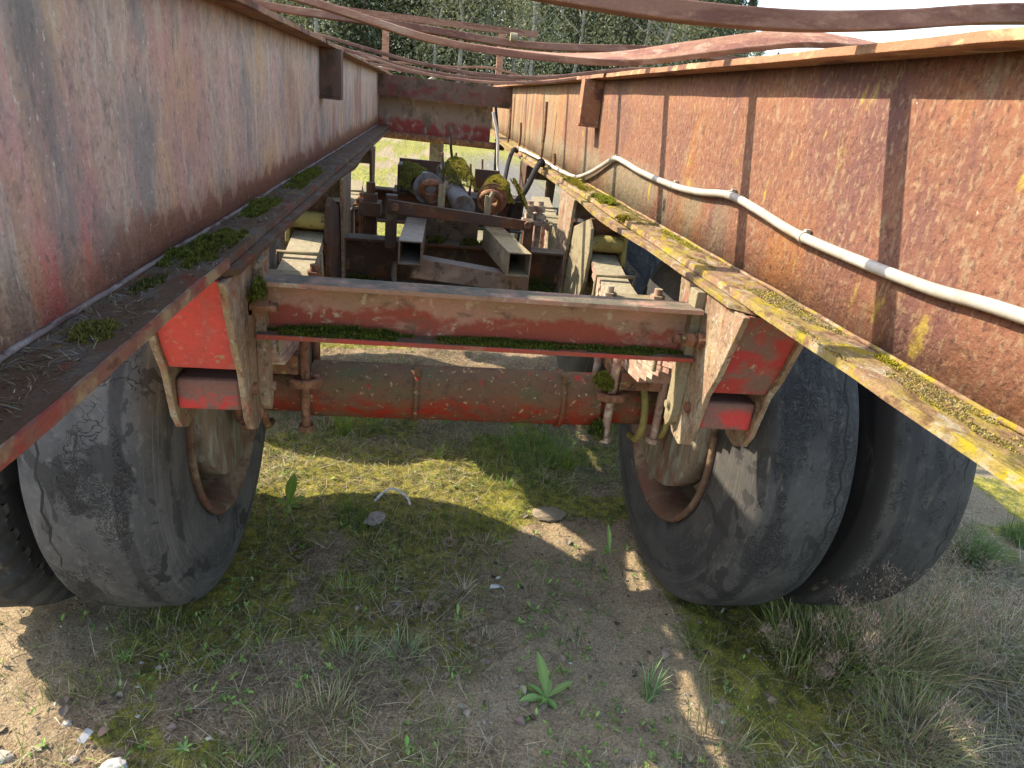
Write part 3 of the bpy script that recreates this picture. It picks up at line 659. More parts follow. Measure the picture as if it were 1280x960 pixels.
# ---- square tubes, brace and tie bar above the second cross beam
def rhs(x, y0, y1, z0, z1, w, mat, tilt=0.):
    m = MB(); t = .005; h = z1-z0
    o = [(-w/2, z0), (w/2, z0), (w/2, z1), (-w/2, z1)]; i = [(-w/2+t, z0+t), (w/2-t, z0+t), (w/2-t, z1-t), (-w/2+t, z1-t)]
    P = lambda p, y: (x+p[0]+(y-y0)*tilt, y, p[1])
    vs = [P(p, y0) for p in o]+[P(p, y1) for p in o]+[P(p, y0) for p in i]+[P(p, y1) for p in i]; fs = []
    for k in range(4):
        j = (k+1) % 4; fs += [(k, j, 4+j, 4+k), (8+k, 12+k, 12+j, 8+j), (k, 8+k, 8+j, j), (4+k, 4+j, 12+j, 12+k)]
    m.add(vs, fs); return m
t1 = part(rhs(-.150, 1.85, 2.236, .781, .850, .066, None, .03), 'square_tube', 'pad', bevel=.002); t1['label'] = 'grey dusty square tube on the left'
t2 = part(rhs(.161, 1.85, 2.236, .770, .840, .068, None, -.11), 'square_tube', 'pad_yellow', bevel=.002); t2['label'] = 'square tube with yellow lichen on the right'
m = MB(); m.add([(-.116, 1.97, .774), (.215, 1.97, .739), (.215, 2.03, .739), (-.116, 2.03, .774), (-.150, 1.97, .715), (.215, 1.97, .690), (.215, 2.03, .690), (-.150, 2.03, .715)],
               [(0, 1, 2, 3), (7, 6, 5, 4), (0, 4, 5, 1), (3, 2, 6, 7), (0, 3, 7, 4), (1, 5, 6, 2)]); part(m, 'brace_beam', 'brace')
tb = MB(); tb.add([(-.228, 2.10, .880), (.232, 2.10, .858), (.232, 2.114, .858), (-.228, 2.114, .880), (-.228, 2.10, .920), (.232, 2.10, .889), (.232, 2.114, .889), (-.228, 2.114, .920)],
            [(0, 1, 2, 3), (7, 6, 5, 4), (0, 4, 5, 1), (3, 2, 6, 7), (0, 3, 7, 4), (1, 5, 6, 2)])
tbo = part(tb, 'tie_bar', 'beam_dark', bevel=.002)
for x in (-.205, .212):
    m = MB(); m.hexa((x, 2.085, .90-.05*(x+.2)), (x, 2.0995, .90-.05*(x+.2)), .012); part(m, 'bolt', 'rust_part', tbo)
m = MB(); m.box(-.235, -.200, 2.118, 2.16, .766, .93); part(m, 'upright', 'beam_dark'); m = MB(); m.box(.205, .235, 2.118, 2.16, .766, .89); part(m, 'upright', 'beam_dark')
for (x, zt_) in ((-.062, .985), (.085, .965)):
    m = MB(); m.tube([(x, 2.125, .86), (x+.003, 2.13, zt_-.02), (x+.012, 2.135, zt_)], .007, 8); m.box(x-.013, x-.003, 2.122, 2.13, .86, zt_-.01); part(m, 'eye_pin', 'dusty', tbo)
m = MB(); m.box(-.13, .075, 2.33, 2.342, .70, .84); part(m, 'mounting_plate', 'pad')
# cylinders with forked eyes
def ram(p0, p1, r, nm, mat, eye=True):
    a, b = Vector(p0), Vector(p1); d = (b-a).normalized(); m = MB()
    m.tube([a, a+d*.012, a+d*.013, b-d*.02, b-d*.019, b], [r*1.12, r*1.12, r, r, r*1.1, r*1.1], 24); o = part(m, nm, mat, bevel=.001)
    if eye:
        e = MB(); R = r*.74; ring = []
        s = d.cross(Vector((0, 0, 1))).normalized(); u = s.cross(d)
        for k in range(25):
            t = 2*PI*k/24; ring.append(a-d*(.028)+s*math.cos(t)*R*.9+(u*.75-d*.65)*math.sin(t)*R)
        e.tube(ring, r*.25, 10, cap=False); e.cyl(a-d*.03-u*R*.9, a+d*.01-u*R*.7, r*.3, 12); part(e, 'eye', 'rust_part', o, bevel=0)
    return o
ram((-.105, 2.19, .952), (-.165, 2.50, .945), .044, 'hydraulic_cylinder', 'steel')
ram((.105, 2.24, .930), (.155, 2.55, .92), .045, 'hydraulic_cylinder', 'rust_part')
ram((.010, 2.17, .905), (-.045, 2.62, .965), .034, 'hydraulic_cylinder', 'steel', False)
m = MB(); m.box(-.215, -.06, 2.60, 2.615, .90, 1.0); m.box(-.215, -.20, 2.45, 2.599, .90, .99); m.box(.07, .165, 2.62, 2.635, .90, .985); m.box(-.23, .24, 2.45, 2.63, .885, .899); part(m, 'cylinder_mount', 'beam_dark')
for (x, y, z0, z1) in ((-.06, 2.40, .9, 1.05), (.04, 2.42, .9, 1.02), (.0, 2.7, .80, 1.03), (.12, 2.9, .8, 1.0)):
    m = MB(); m.tube([(x, y, z0), (x+.005, y+.01, (z0+z1)/2), (x-.003, y, z1)], .0042, 8); part(m, 'rod', 'rust_part', bevel=0)
for (x, y, z0, z1) in ((.418, 4.05, .985, 1.13), (.427, 3.28, .985, 1.25), (.425, 2.92, .985, 1.05), (.415, 4.6, .985, 1.2)):
    m = MB(); m.tube([(x, y, z0), (x+.004, y, (z0+z1)/2), (x-.002, y, z1)], .007, 8); part(m, 'upright_rod', 'rust_part', bevel=0)
# shackle hanging at C2
m = MB(); 
m.tube([(-.205, 2.225, .70), (-.207, 2.215, .655), (-.203, 2.215, .62)], .010, 8)
m.tube([(-.21+.022*math.cos(t), 2.205, .60+.022*math.sin(t)) for t in np.linspace(0, 2*PI, 17)], .008, 8, cap=False); part(m, 'shackle', 'steel', c2, bevel=0)
# small plates standing along C2 and C3
m = MB(); m.box(-.345, -.295, 2.60, 2.66, .62, .86); m.box(-.36, -.28, 2.58, 2.68, .78, .83); m.hexa((-.32, 2.63, .86), (-.32, 2.63, .90), .018); part(m, 'bracket', 'beam_dark')
for x in (.298, .338):
    m = MB(); m.cyl((x, 2.62, .60), (x, 2.62, .885), .0115, 12); m.hexa((x, 2.62, .845), (x, 2.62, .868), .020); m.hexa((x, 2.62, .815), (x, 2.62, .838), .021); part(m, 'clamp_bolt', 'spring', bevel=.001)
m = MB(); m.box(.272, .366, 2.59, 2.66, .795, .813); part(m, 'clamp_plate', 'spring')

# ------------------------------------------------------------------ bars lying across the rails
def deck_bar(y, pts, name, w=.040, t=.013, mat='bar', twist=None, ysl=0.):
    P = spline([(x, 0, z) for x, z in pts], 7); vs = []; fs = []
    for i, p in enumerate(P):
        tg = (P[min(i+1, len(P)-1)]-P[max(i-1, 0)]).normalized(); n = Vector((-tg.z, 0, tg.x)); a = 0.
        if twist: a = np.interp(p.x, [q[0] for q in twist], [math.radians(q[1]) for q in twist])
        yv = Vector((0, 1, 0)); U = yv*math.cos(a)+n*math.sin(a); Vv = n*math.cos(a)-yv*math.sin(a)
        b = p+Vector((0, ysl*p.x+.004*mnoise.noise(p*3), 0))
        vs += [b-U*w/2-Vv*t/2, b+U*w/2-Vv*t/2, b+U*w/2+Vv*t/2, b-U*w/2+Vv*t/2]
    n = len(P)
    for i in range(n-1): fs += [(i*4+k, i*4+(k+1) % 4, i*4+4+(k+1) % 4, i*4+4+k) for k in range(4)]
    fs += [(0, 1, 2, 3), ((n-1)*4+3, (n-1)*4+2, (n-1)*4+1, (n-1)*4)]
    o = MB().add(vs, fs).build(name, mat, None, bevel=.002); o.location = (0, y, 0); return o
G = 'bent steel bars lying across the rails'
tag(deck_bar(.88, [(-1.15, 1.50), (-.7, 1.44), (-.4, 1.395), (-.1, 1.362), (.12, 1.352), (.30, 1.357), (.45, 1.374), (.6, 1.398), (.85, 1.42), (1.2, 1.43)], 'steel_bar', .036, .022), 'nearest and thickest brown steel bar, crossing the sky at the top right', 'steel bar', G)
tag(deck_bar(1.30, [(-1.2, 1.47), (-.7, 1.405), (-.33, 1.352), (-.15, 1.321), (-.03, 1.312), (.11, 1.313), (.23, 1.325), (.345, 1.350), (.45, 1.374), (.55, 1.392), (.67, 1.396), (.85, 1.385), (1.2, 1.36)], 'steel_bar', .040, .012, 'bar_warm', [(-.2, 0), (.1, 8), (.3, 34), (.5, 40), (.7, 20)]), 'second bar from the viewer, twisted so its warm orange top shows at the right', 'steel bar', G)
tag(deck_bar(1.79, [(-1.2, 1.42), (-.54, 1.379), (-.38, 1.373), (-.157, 1.370), (.075, 1.362), (.234, 1.37), (.40, 1.385), (.55, 1.39), (1.0, 1.37)], 'steel_bar', .034, .016), 'dark red bar just behind the twisted bar, straighter, with a pale knob', 'steel bar', G)
kb = MB(); kb.cyl((.075-.008, -.03, 1.374), (.075+.008, -.03, 1.374), .010, 10)
_c = [o for o in COL.objects if o.name.startswith('steel_bar')][-1]; kb.build('knob', 'dusty', _c, bevel=0)
tag(deck_bar(2.22, [(-1.1, 1.39), (-.58, 1.362), (-.44, 1.352), (-.30, 1.331), (-.16, 1.311), (.03, 1.299), (.23, 1.311), (.376, 1.340), (.52, 1.366), (.65, 1.372), (1.0, 1.36)], 'steel_bar', .036, .010, 'bar'), 'thin sagging bar crossing just above the left rail stub bracket', 'steel bar', G)
tag(deck_bar(2.66, [(-1.1, 1.38), (-.62, 1.368), (-.50, 1.358), (-.34, 1.326), (-.17, 1.297), (.066, 1.287), (.30, 1.312), (.48, 1.350), (.62, 1.362), (1.0, 1.36)], 'steel_bar', .036, .010, 'bar_warm'), 'deepest sagging thin bar, fifth from the viewer', 'steel bar', G)
for k, (y, d, lab) in enumerate([(3.07, .035, 'sixth bar from the viewer, sagging slightly less than the one before it'), (3.72, -.02, 'seventh bar from the viewer, humped upward right of the middle'), (4.36, .02, 'eighth bar from the viewer, nearly level over the far cross beam'), (5.0, .0, 'farthest thin bar, lying over the far cross beam')]):
    tag(deck_bar(y, [(-1.1, 1.375), (-.6, 1.362), (-.4, 1.352), (-.2, 1.345-d*.7), (0, 1.345-d), (.2, 1.345-d*.8+.02*(k == 1)), (.4, 1.352), (.6, 1.36), (1.0, 1.37)], 'steel_bar', .034, .010, 'bar_warm' if k % 2 else 'bar'), lab, 'steel bar', G)

# ------------------------------------------------------------------ cables and hoses
cp = spline([(.466, -.6, 1.13), (.463, .1, 1.102), (.464, .55, 1.091), (.464, .70, 1.083), (.464, .965, 1.086), (.463, 1.12, 1.101), (.463, 1.25, 1.110), (.464, 1.40, 1.096), (.464, 1.56, 1.089), (.463, 1.82, 1.093), (.464, 2.0, 1.103), (.464, 2.11, 1.103), (.463, 2.24, 1.070), (.458, 2.36, 1.036), (.450, 2.55, .997), (.438, 2.75, .992), (.425, 2.95, .993), (.43, 3.36, .992), (.42, 4.1, .993)], 6)
cb = MB(); cb.tube(cp, .0075, 12); cbo = cb.build('cable', 'cable', None, bevel=0); tag(cbo, 'thick pale grey cable clipped in waves along the sunlit rusty rail', 'cable')
for (y, z) in ((.965, 1.086), (1.25, 1.110), (1.56, 1.089), (2.11, 1.103)):
    m = MB(); m.tube([(.464, y-.005, z), (.464, y+.005, z)], .0088, 12); m.box(.465, .474, y-.004, y+.004, z+.006, z+.012); m.build('cable_clip', 'cable', cbo, bevel=.0008)
def hose(pts, r, mat, label, cat, name='hose'):
    m = MB(); m.tube(spline(pts, 7), r, 10); o = m.build(name, mat, None, bevel=0); tag(o, label, cat); return o
h1 = hose([(.392, 3.02, .995), (.375, 2.96, 1.005), (.33, 2.80, .985), (.27, 2.60, .93), (.21, 2.45, .885), (.18, 2.34, .84), (.17, 2.28, .78)], .0115, 'black', 'thick black rubber hose running from the right flange down beside the rams', 'hose')
m = MB(); m.tube([(.378, 2.975, 1.006), (.395, 3.03, .995)], .0165, 10); m.build('hose_collar', 'black', h1, bevel=0)
hose([(.37, 3.75, .99), (.345, 3.70, 1.00), (.30, 3.5, .95), (.25, 3.2, .86), (.20, 2.95, .80), (.17, 2.75, .74)], .011, 'black', 'second black hose, farther up and nearer the far cross beam', 'hose')
hose([(.245, 4.0, 1.17), (.262, 4.0, 1.12), (.285, 4.0, 1.04), (.292, 4.0, .95), (.302, 4.0, .87), (.325, 3.95, .80), (.36, 3.8, .76)], .0085, 'cable_white', 'pale cable dangling in front of the far cross beam', 'cable', 'cable')
hose([(.262, 4.05, 1.2), (.285, 4.05, 1.06), (.287, 4.05, .93), (.295, 4.05, .70)], .008, 'black', 'thin dark cable hanging beside the pale dangling one', 'cable', 'cable')
hose([(.405, 3.9, .99), (.40, 3.6, 1.0), (.415, 3.2, 1.0), (.42, 2.95, .998), (.425, 2.8, .995)], .006, 'cable_white', 'thin white cable lying on the right flange by the rods', 'cable', 'cable')
hose([(.02, 4.2, 1.0), (.03, 4.15, .93), (.045, 4.1, .83), (.04, 4.0, .75)], .008, 'black', 'short dark cable dangling beside the support leg', 'cable', 'cable')

# ------------------------------------------------------------------ fibres: moss, grass, leaves, stones (numpy built)
def blades(P, H, Wd, lean, col, seg=3, droop=.5, az=None):
    """P (n,3) H,W (n) lean (n) colour (n,3) -> verts, faces, tint; tapered bent ribbons"""
    n = len(P); az = RNG.random(n)*2*PI if az is None else az
    d = np.stack([np.cos(az), np.sin(az), 0*az], -1); fa = az+PI/2+RNG.normal(0, .6, n); s = np.stack([np.cos(fa), np.sin(fa), 0*az], -1)
    V_, T_ = [], []
    for k in range(seg+1):
        t = k/seg; c_ = P+d*(H*lean*t**(1+droop))[:, None]; c_ = c_.copy(); c_[:, 2] += H*(t-.35*lean*t*t*droop)
        w = Wd*(1-t)**.8*.5
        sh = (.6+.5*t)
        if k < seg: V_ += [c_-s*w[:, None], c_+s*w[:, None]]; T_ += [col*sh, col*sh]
        else: V_ += [c_]; T_ += [col*sh]
    m_ = 2*seg+1; V_ = np.stack(V_, 1).reshape(-1, 3); T_ = np.stack(T_, 1).reshape(-1, 3); b = np.arange(n)[:, None]*m_; F_ = []
    for k in range(seg-1): F_ += [b+[2*k, 2*k+1, 2*k+3], b+[2*k, 2*k+3, 2*k+2]]
    F_ += [b+[2*seg-2, 2*seg-1, 2*seg]]
    return V_, np.concatenate(F_), T_
def cat(*parts):
    V_, F_, T_ = [], [], []; o = 0
    for v, f, t in parts: V_.append(v); F_.append(f+o); T_.append(t); o += len(v)
    return np.concatenate(V_), np.concatenate(F_), np.concatenate(T_)
def cols(n, *cs, j=.25):
    c_ = np.array(cs)[RNG.integers(0, len(cs), n)]; return c_*(1+RNG.normal(0, j, (n, 1)))*(1+RNG.normal(0, .07, (n, 3)))
def gpos(x, y): return np.stack([x, y, hgt(x, y)-.002], -1)
GRN, GRN2, STR, BRN = (.16, .27, .05), (.26, .38, .07), (.52, .44, .27), (.22, .15, .10)

def moss_patch(cx, cy, z, rx, ry, h, n, label, c1_=(.075, .10, .012), c2_=(.15, .17, .025), ry_off=0., slope=None, cat_='moss'):
    if cy < 2.2 and abs(cx) > .41: h *= .62
    fq = 6 if cy > 2.2 or abs(cx) < .38 else 9
    th = -.12 if (cy > 2.3 and abs(cx) < .25) else 0.
    """mound of short fibres on a lumpy base"""
    g = 26; a = np.linspace(-1, 1, g); A, B = np.meshgrid(a, a); rr = np.hypot(A, B)
    edge = 1+.8*(fbm(A*2.6+cx*9, B*2.6+cy*9, 3)-.5)*2
    zz = h*np.clip(1-(rr/edge)**2, 0, 1)**.6*(.45+.9*fbm(A*3.5+cy*7, B*3.5+cx, 3)); zz = zz*np.clip((fbm(A*fq*.6+cx*31, B*fq+cy*17, 3)-.36-th)*5, .05, 1); ins = ((rr/edge) < .93) & (fbm(A*fq*.6+cx*31, B*fq+cy*17, 3) > .43+th)
    sl = (lambda x, y: 0*x) if slope is None else slope
    base = np.stack([cx+A*rx, cy+B*ry, z+zz-.0025+sl(A*rx, B*ry)], -1).reshape(-1, 3)
    idx = (np.arange(g-1)[:, None]*g+np.arange(g-1)[None]).ravel(); keep = ins.reshape(-1)[idx] & ins.reshape(-1)[idx+g+1]
    idx = idx[keep]; f = np.concatenate([np.stack([idx, idx+1, idx+1+g], -1), np.stack([idx, idx+1+g, idx+g], -1)])
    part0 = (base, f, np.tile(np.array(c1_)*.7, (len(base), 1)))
    u = RNG.random((n*2, 2))*2-1; r = np.hypot(u[:, 0], u[:, 1]); e = 1+.8*(fbm(u[:, 0]*2.6+cx*9, u[:, 1]*2.6+cy*9, 3)-.5)*2
    k = (r/e < 1.05) & (fbm(u[:, 0]*fq*.6+cx*31, u[:, 1]*fq+cy*17, 3)+RNG.normal(0, .035, len(r)) > .43+th); u = u[k]; e = e[k]; r = r[k]
    z2 = h*np.clip(1-(r/e)**2, 0, 1)**.6*(.45+.9*fbm(u[:, 0]*3.5+cy*7, u[:, 1]*3.5+cx, 3))*np.clip((fbm(u[:, 0]*fq*.6+cx*31, u[:, 1]*fq+cy*17, 3)-.36-th)*5, .05, 1)
    if len(u) == 0: return None
    P = np.stack([cx+u[:, 0]*rx, cy+u[:, 1]*ry, z+z2-.003+sl(u[:, 0]*rx, u[:, 1]*ry)], -1); m_ = len(P)
    v = blades(P, .002+RNG.random(m_)*.0045+h*.08, np.full(m_, .0022), RNG.random(m_)*1.2, cols(m_, c1_, c2_, c2_, (.20, .20, .04)), 2)
    V_, F_, T_ = cat(part0, v)
    o = np_mesh('moss_clump', V_-np.array([cx, cy, z]), F_, 'mossy', T_); o.location = (cx, cy, z)
    tag(o, label, cat_); return o
Z1 = ZB+.012
ML = 'moss on the left flange'
moss_patch(-.432, .655, Z1, .022, .035, .010, 1500, 'small brown-green moss cushion on the dark left flange near the web', (.10, .09, .02), (.15, .14, .03))
moss_patch(-.442, 1.04, Z1, .034, .13, .018, 10000, 'largest dark green moss mat on the left flange, above the bright red hanger', (.05, .075, .010), (.12, .14, .02))
moss_patch(-.450, 1.42, Z1, .026, .12, .015, 6500, 'second dark green moss mat along the left flange, beside the rail', (.06, .09, .012), (.14, .17, .02))
moss_patch(-.445, 1.95, Z1, .026, .24, .016, 8000, 'long narrow moss mat on the far part of the left flange', (.06, .09, .012), (.14, .17, .02))
moss_patch(-.446, .83, Z1, .014, .05, .006, 900, 'thin flat moss smear on the left flange below the pink paint', (.05, .055, .015), (.08, .09, .02))
moss_patch(.430, 2.03, Z1, .030, .10, .026, 6000, 'bright yellow-green moss cushion on the right flange under the wavy cable', (.17, .21, .02), (.30, .33, .03))
moss_patch(.400, 1.70, Z1-.004, .018, .035, .014, 1600, 'golden brown moss knob hanging over the right flange edge', (.22, .19, .02), (.32, .26, .03))
moss_patch(.425, 2.45, Z1, .024, .22, .018, 5000, 'mustard moss strip on the right flange under the resting cable', (.16, .17, .02), (.34, .29, .03))
moss_patch(.462, .70, Z1, .012, .03, .006, 600, 'small yellow lichen-moss tuft at the foot of the rusty rail', (.30, .27, .02), (.42, .36, .03))
moss_patch(.458, 1.45, Z1, .014, .12, .006, 1500, 'pale yellow moss film at the foot of the rusty rail, mid flange', (.30, .27, .03), (.38, .34, .05))
for args in ((-.25, .125, 'dark green moss bank on the left half of the near cross beam lower flange'), (.05, .16, 'dark green moss bank at the middle of the near cross beam lower flange'), (.27, .10, 'dark green moss bank at the right end of the near cross beam lower flange')):
    moss_patch(args[0], 1.098, .8347, args[1], .022, .013 if args[0] < 0 else .007, 6000, args[2], (.035, .065, .006), (.075, .12, .010))
moss_patch(-.375, 1.06, .905, .012, .022, .03, 1200, 'moss tuft in the corner where the near beam meets the left hanger', (.06, .09, .01), (.13, .15, .02))
def onram(r, k): return lambda x, y: np.sqrt(np.maximum(r*r-(x-k*y)**2, 0))-r
moss_patch(-.148, 2.36, .992, .056, .17, .014, 12000, 'green moss over the left ram', (.08, .095, .01), (.19, .17, .03), slope=onram(.048, -.19))
moss_patch(-.010, 2.40, .990, .062, .19, .030, 12000, 'golden green moss blanket between the two rams', (.15, .14, .015), (.26, .22, .035), slope=lambda x, y: -6*x*x+.1*y)
moss_patch(.133, 2.40, .972, .060, .18, .014, 12000, 'yellow moss hood over the right ram', (.20, .17, .015), (.32, .26, .035), slope=onram(.050, .16))
moss_patch(.215, 2.36, .935, .030, .13, .02, 3000, 'dark moss spilling down the right side of the right ram', (.10, .10, .01), (.20, .17, .03), slope=lambda x, y: -1.6*x)
moss_patch(-.07, 2.285, .766, .03, .035, .02, 1200, 'green moss tuft on the second cross beam between the square tubes', (.07, .09, .01), (.14, .16, .02))
moss_patch(.05, 2.285, .766, .04, .035, .02, 1500, 'darker moss tuft on the second cross beam beside the lichen tube', (.05, .07, .01), (.11, .12, .02))
moss_patch(-.32, 2.262, .6207, .05, .015, .018, 1500, 'moss on the lower flange of the second beam at the left', (.04, .06, .01), (.08, .09, .02))
moss_patch(.31, 2.262, .6207, .05, .015, .022, 1500, 'moss on the lower flange of the second beam at the right', (.04, .08, .01), (.08, .12, .02))
moss_patch(.352, 1.478, .60, .024, .03, .035, 2500, 'mossy lump on the axle clamp under the right end of the near beam', (.09, .12, .01), (.18, .20, .02))
moss_patch(.355, 1.478, .455, .018, .02, .05, 1500, 'shaded moss growing below the right axle clamp', (.03, .06, .008), (.06, .10, .01))

# crusts on the flanges
def on_flange(sx, n, y0, y1, thr):
    x = RNG.uniform(.398, .474, n); y = RNG.uniform(y0, y1, n); k = fbm(x*30+3*sx, y*9+sx, 4, 12)+.25*(x-.40)/.07 > thr; x, y = x[k], y[k]
    return np.stack([x*sx, y, np.full(len(x), Z1-.0006)], -1)
P = on_flange(1, 60000, .25, 3.2, .69); n = len(P)
vq = blades(P, .0012+.0028*RNG.random(n), np.full(n, .0020), RNG.random(n)*1.5, cols(n, (.22, .18, .04), (.34, .27, .05), (.17, .14, .05), (.36, .32, .18)), 2)
o = np_mesh('lichen', vq[0], vq[1], 'mossy', vq[2]); tag(o, 'yellow lichen crust sprinkled along the right flange', 'lichen', kind='stuff')
P = on_flange(-1, 4500, .1, 2.6, .52); n = len(P)
vq = blades(P, .002+.006*RNG.random(n), np.full(n, .0014), 1.5+RNG.random(n)*3, cols(n, (.22, .17, .10), (.12, .09, .06), (.30, .27, .20), (.08, .10, .03)), 2, .2)
o = np_mesh('flange_dirt', vq[0], vq[1], 'litter', vq[2]); tag(o, 'fallen needles and dirt lying along the left flange', 'litter', kind='stuff')
# ground fibres
def scatter(n, x0, x1, y0, y1, dens):
    x = RNG.uniform(x0, x1, n); y = y0+(y1-y0)*RNG.random(n)**1.5; k = RNG.random(n) < dens(x, y); return x[k], y[k]
def tyre_free(x, y):
    a = np.abs(x); q = np.ones_like(x, bool)
    for wy in (1.564, 2.83): q &= ~((a > .58) & (a < 1.11) & (np.abs(y-wy) < .20))
    return q
# ---- short moss pile
x, y = scatter(150000, -1.5, 2.3, .75, 3.6, lambda x, y: np.clip(sm(masks(x, y)[0]+(fbm(x*14, y*14, 3, 3)-.5)*1.2, .35, .8), 0, 1)); k = tyre_free(x, y); x, y = x[k], y[k]; n = len(x)
v1 = blades(gpos(x, y), .004+RNG.random(n)*.009, np.full(n, .0024), RNG.random(n), cols(n, (.16, .19, .015), (.34, .34, .04), (.44, .42, .06), (.22, .16, .05), (.10, .13, .015)), 2)
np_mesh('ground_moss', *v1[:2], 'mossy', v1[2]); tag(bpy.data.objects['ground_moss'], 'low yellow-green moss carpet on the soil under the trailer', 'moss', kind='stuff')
# ---- short sparse grass and straw litter
def tuftdens(s, lo, hi, base): return lambda x, y: base+sm(fbm(x*3.2, y*3.2, 3, s), lo, hi)*(1-base)
def dgrass(x, y):
    m_ = masks(x, y); return np.clip(.06+.9*sm(fbm(x*5.5, y*5.5, 4, 21), .50, .66), 0, 1)*(1-.8*m_[1])
x, y = scatter(95000, -1.25, 1.9, .8, 3.4, dgrass); k = tyre_free(x, y); x, y = x[k], y[k]; n = len(x)
va = blades(gpos(x, y), ( .014+RNG.random(n)**2*.062), .0012+RNG.random(n)*.0013, .3+RNG.random(n)*1.1, cols(n, GRN, GRN2, (.16, .2, .06), STR), 3)
x, y = scatter(90000, -8, 12, 3.6, 22, lambda x, y: .85*sm(fbm(x*.9, y*.9, 3, 21), .38, .62)*(1-masks(x, y)[3])); n = len(x)
vb = blades(gpos(x, y), .03+RNG.random(n)*.06, .004+RNG.random(n)*.008, .3+RNG.random(n)*1., cols(n, (.30, .44, .07), (.42, .52, .10), (.55, .50, .24), STR), 2)
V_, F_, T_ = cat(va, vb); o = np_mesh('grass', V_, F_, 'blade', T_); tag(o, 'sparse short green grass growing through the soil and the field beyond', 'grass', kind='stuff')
x, y = scatter(110000, -1.25, 1.9, .8, 3.4, lambda x, y: np.clip(.10+masks(x, y)[2]*.9+.6*sm(fbm(x*3, y*3, 3, 31), .55, .68), 0, 1)*(1-.8*masks(x, y)[1])); k = tyre_free(x, y); x, y = x[k], y[k]; n = len(x)
P = gpos(x, y); P[:, 2] += .003+RNG.random(n)*.004*(1+3*(x > .8))
vc = blades(P, .006+RNG.random(n)*.012+.02*(x > .9)*RNG.random(n), .0011+RNG.random(n)*.0012, 2.2+RNG.random(n)*4, cols(n, STR, (.30, .24, .14), (.46, .41, .28), BRN, (.12, .09, .07), (.22, .17, .11)), 3, .2)
o = np_mesh('straw_litter', vc[0], vc[1], 'litter', vc[2]); tag(o, 'dead straw and thatch lying flat on the soil', 'straw', kind='stuff')
g_ = []
for i in range(38):
    cx_, cy_ = RNG.uniform(-.95, 1.75), .85+RNG.random()**1.3*2.0
    if masks(np.array([cx_]), np.array([cy_]))[1][0] > .75 or not tyre_free(np.array([cx_]), np.array([cy_]))[0] or (abs(cx_) > .5 and cy_ > 1.1 and cx_ < 1.2): continue
    m_ = int(RNG.integers(25, 90)); a = RNG.random(m_)*6.3; q = RNG.uniform(.015, .05)*np.sqrt(RNG.random(m_)); x = cx_+q*np.cos(a); y = cy_+q*np.sin(a)
    dry_ = RNG.random() < .45; c_ = cols(m_, STR, (.60, .52, .34), (.40, .33, .20), j=.2) if dry_ else cols(m_, GRN, GRN2, (.30, .38, .14), STR, j=.2)
    g_.append(blades(gpos(x, y), RNG.uniform(.02, .055)*(.5+.7*RNG.random(m_)), .0018+.0016*RNG.random(m_), (1.6 if dry_ else .8)*(.3+RNG.random(m_)), c_, 4, .7, az=a+RNG.normal(0, .4, m_)))
V_, F_, T_ = cat(*g_); o = np_mesh('short_tufts', V_, F_, 'blade', T_); tag(o, 'many small tufts of green and dead grass scattered over the soil', 'grass', kind='stuff')
# ---- small leaf rosettes
def leaf_blades(P, L, Wd, az, tilt, col, seg=4, curl=.6):
    n = len(P); d = np.stack([np.cos(az), np.sin(az), 0*az], -1); s = np.stack([-np.sin(az), np.cos(az), 0*az], -1); V_, T_ = [], []
    prof = [.12, .5, .95, 1., .7, .0] if seg == 5 else [.15, .8, 1., .65, 0]
    for k in range(seg+1):
        t = k/seg; hgt_ = L*(np.sin(tilt)*t-curl*t*t*.5*np.cos(tilt)); c_ = P+d*(L*np.cos(tilt*(1-.3*t))*t)[:, None]; c_[:, 2] += hgt_
        w = Wd*.5*prof[k]; up_ = np.zeros_like(c_); up_[:, 2] = w*.35
        V_ += [c_-s*w[:, None]+up_, c_, c_+s*w[:, None]+up_]; T_ += [col, col*1.25, col*.95]
    V_ = np.stack(V_, 1).reshape(-1, 3); T_ = np.stack(T_, 1).reshape(-1, 3); m_ = 3*(seg+1); b = np.arange(n)[:, None]*m_; F_ = []
    for k in range(seg):
        for q in (0, 1): a = 3*k+q; F_ += [b+[a, a+1, a+4], b+[a, a+4, a+3]]
    return V_, np.concatenate(F_), T_
x, y = scatter(6500, -1.2, 1.9, .8, 3.2, lambda x, y: .12+.75*sm(fbm(x*3.7, y*3.7, 3, 41), .53, .66)); k = tyre_free(x, y); x, y = x[k], y[k]; n = len(x); parts_ = []
for j in range(6):
    az = RNG.random(n)*.9+j*1.05; L = (.004+RNG.random(n)**2*.014); P = gpos(x, y); P[:, 2] += .002+RNG.random(n)*.012
    parts_.append(leaf_blades(P, L, L*(.35+.2*RNG.random(n)), az, .3+RNG.random(n)*.8, cols(n, (.16, .28, .06), (.26, .38, .10), (.12, .20, .06), (.24, .26, .12), j=.2), 4))
V_, F_, T_ = cat(*parts_); o = np_mesh('seedlings', V_, F_, 'blade', T_); tag(o, 'tiny green seedlings dotted over the soil', 'seedlings', kind='stuff')
# ---- curled dead leaves
x, y = scatter(900, -1.2, 1.9, .8, 3., lambda x, y: .12+.8*sm(fbm(x*2.5, y*2.5, 3, 51), .52, .66)); k = tyre_free(x, y); x, y = x[k], y[k]; n = len(x); L = .010+RNG.random(n)*.018
P = gpos(x, y); P[:, 2] += .006
vl = leaf_blades(P, L, L*.8, RNG.random(n)*6.3, RNG.random(n)*.5, cols(n, (.13, .095, .075), (.17, .13, .09), (.22, .18, .13), (.08, .055, .04)), 4, 1.)
o = np_mesh('dead_leaves', vl[0], vl[1], 'litter', vl[2]); tag(o, 'brown curled dead leaves scattered on the soil', 'dead leaves', kind='stuff')
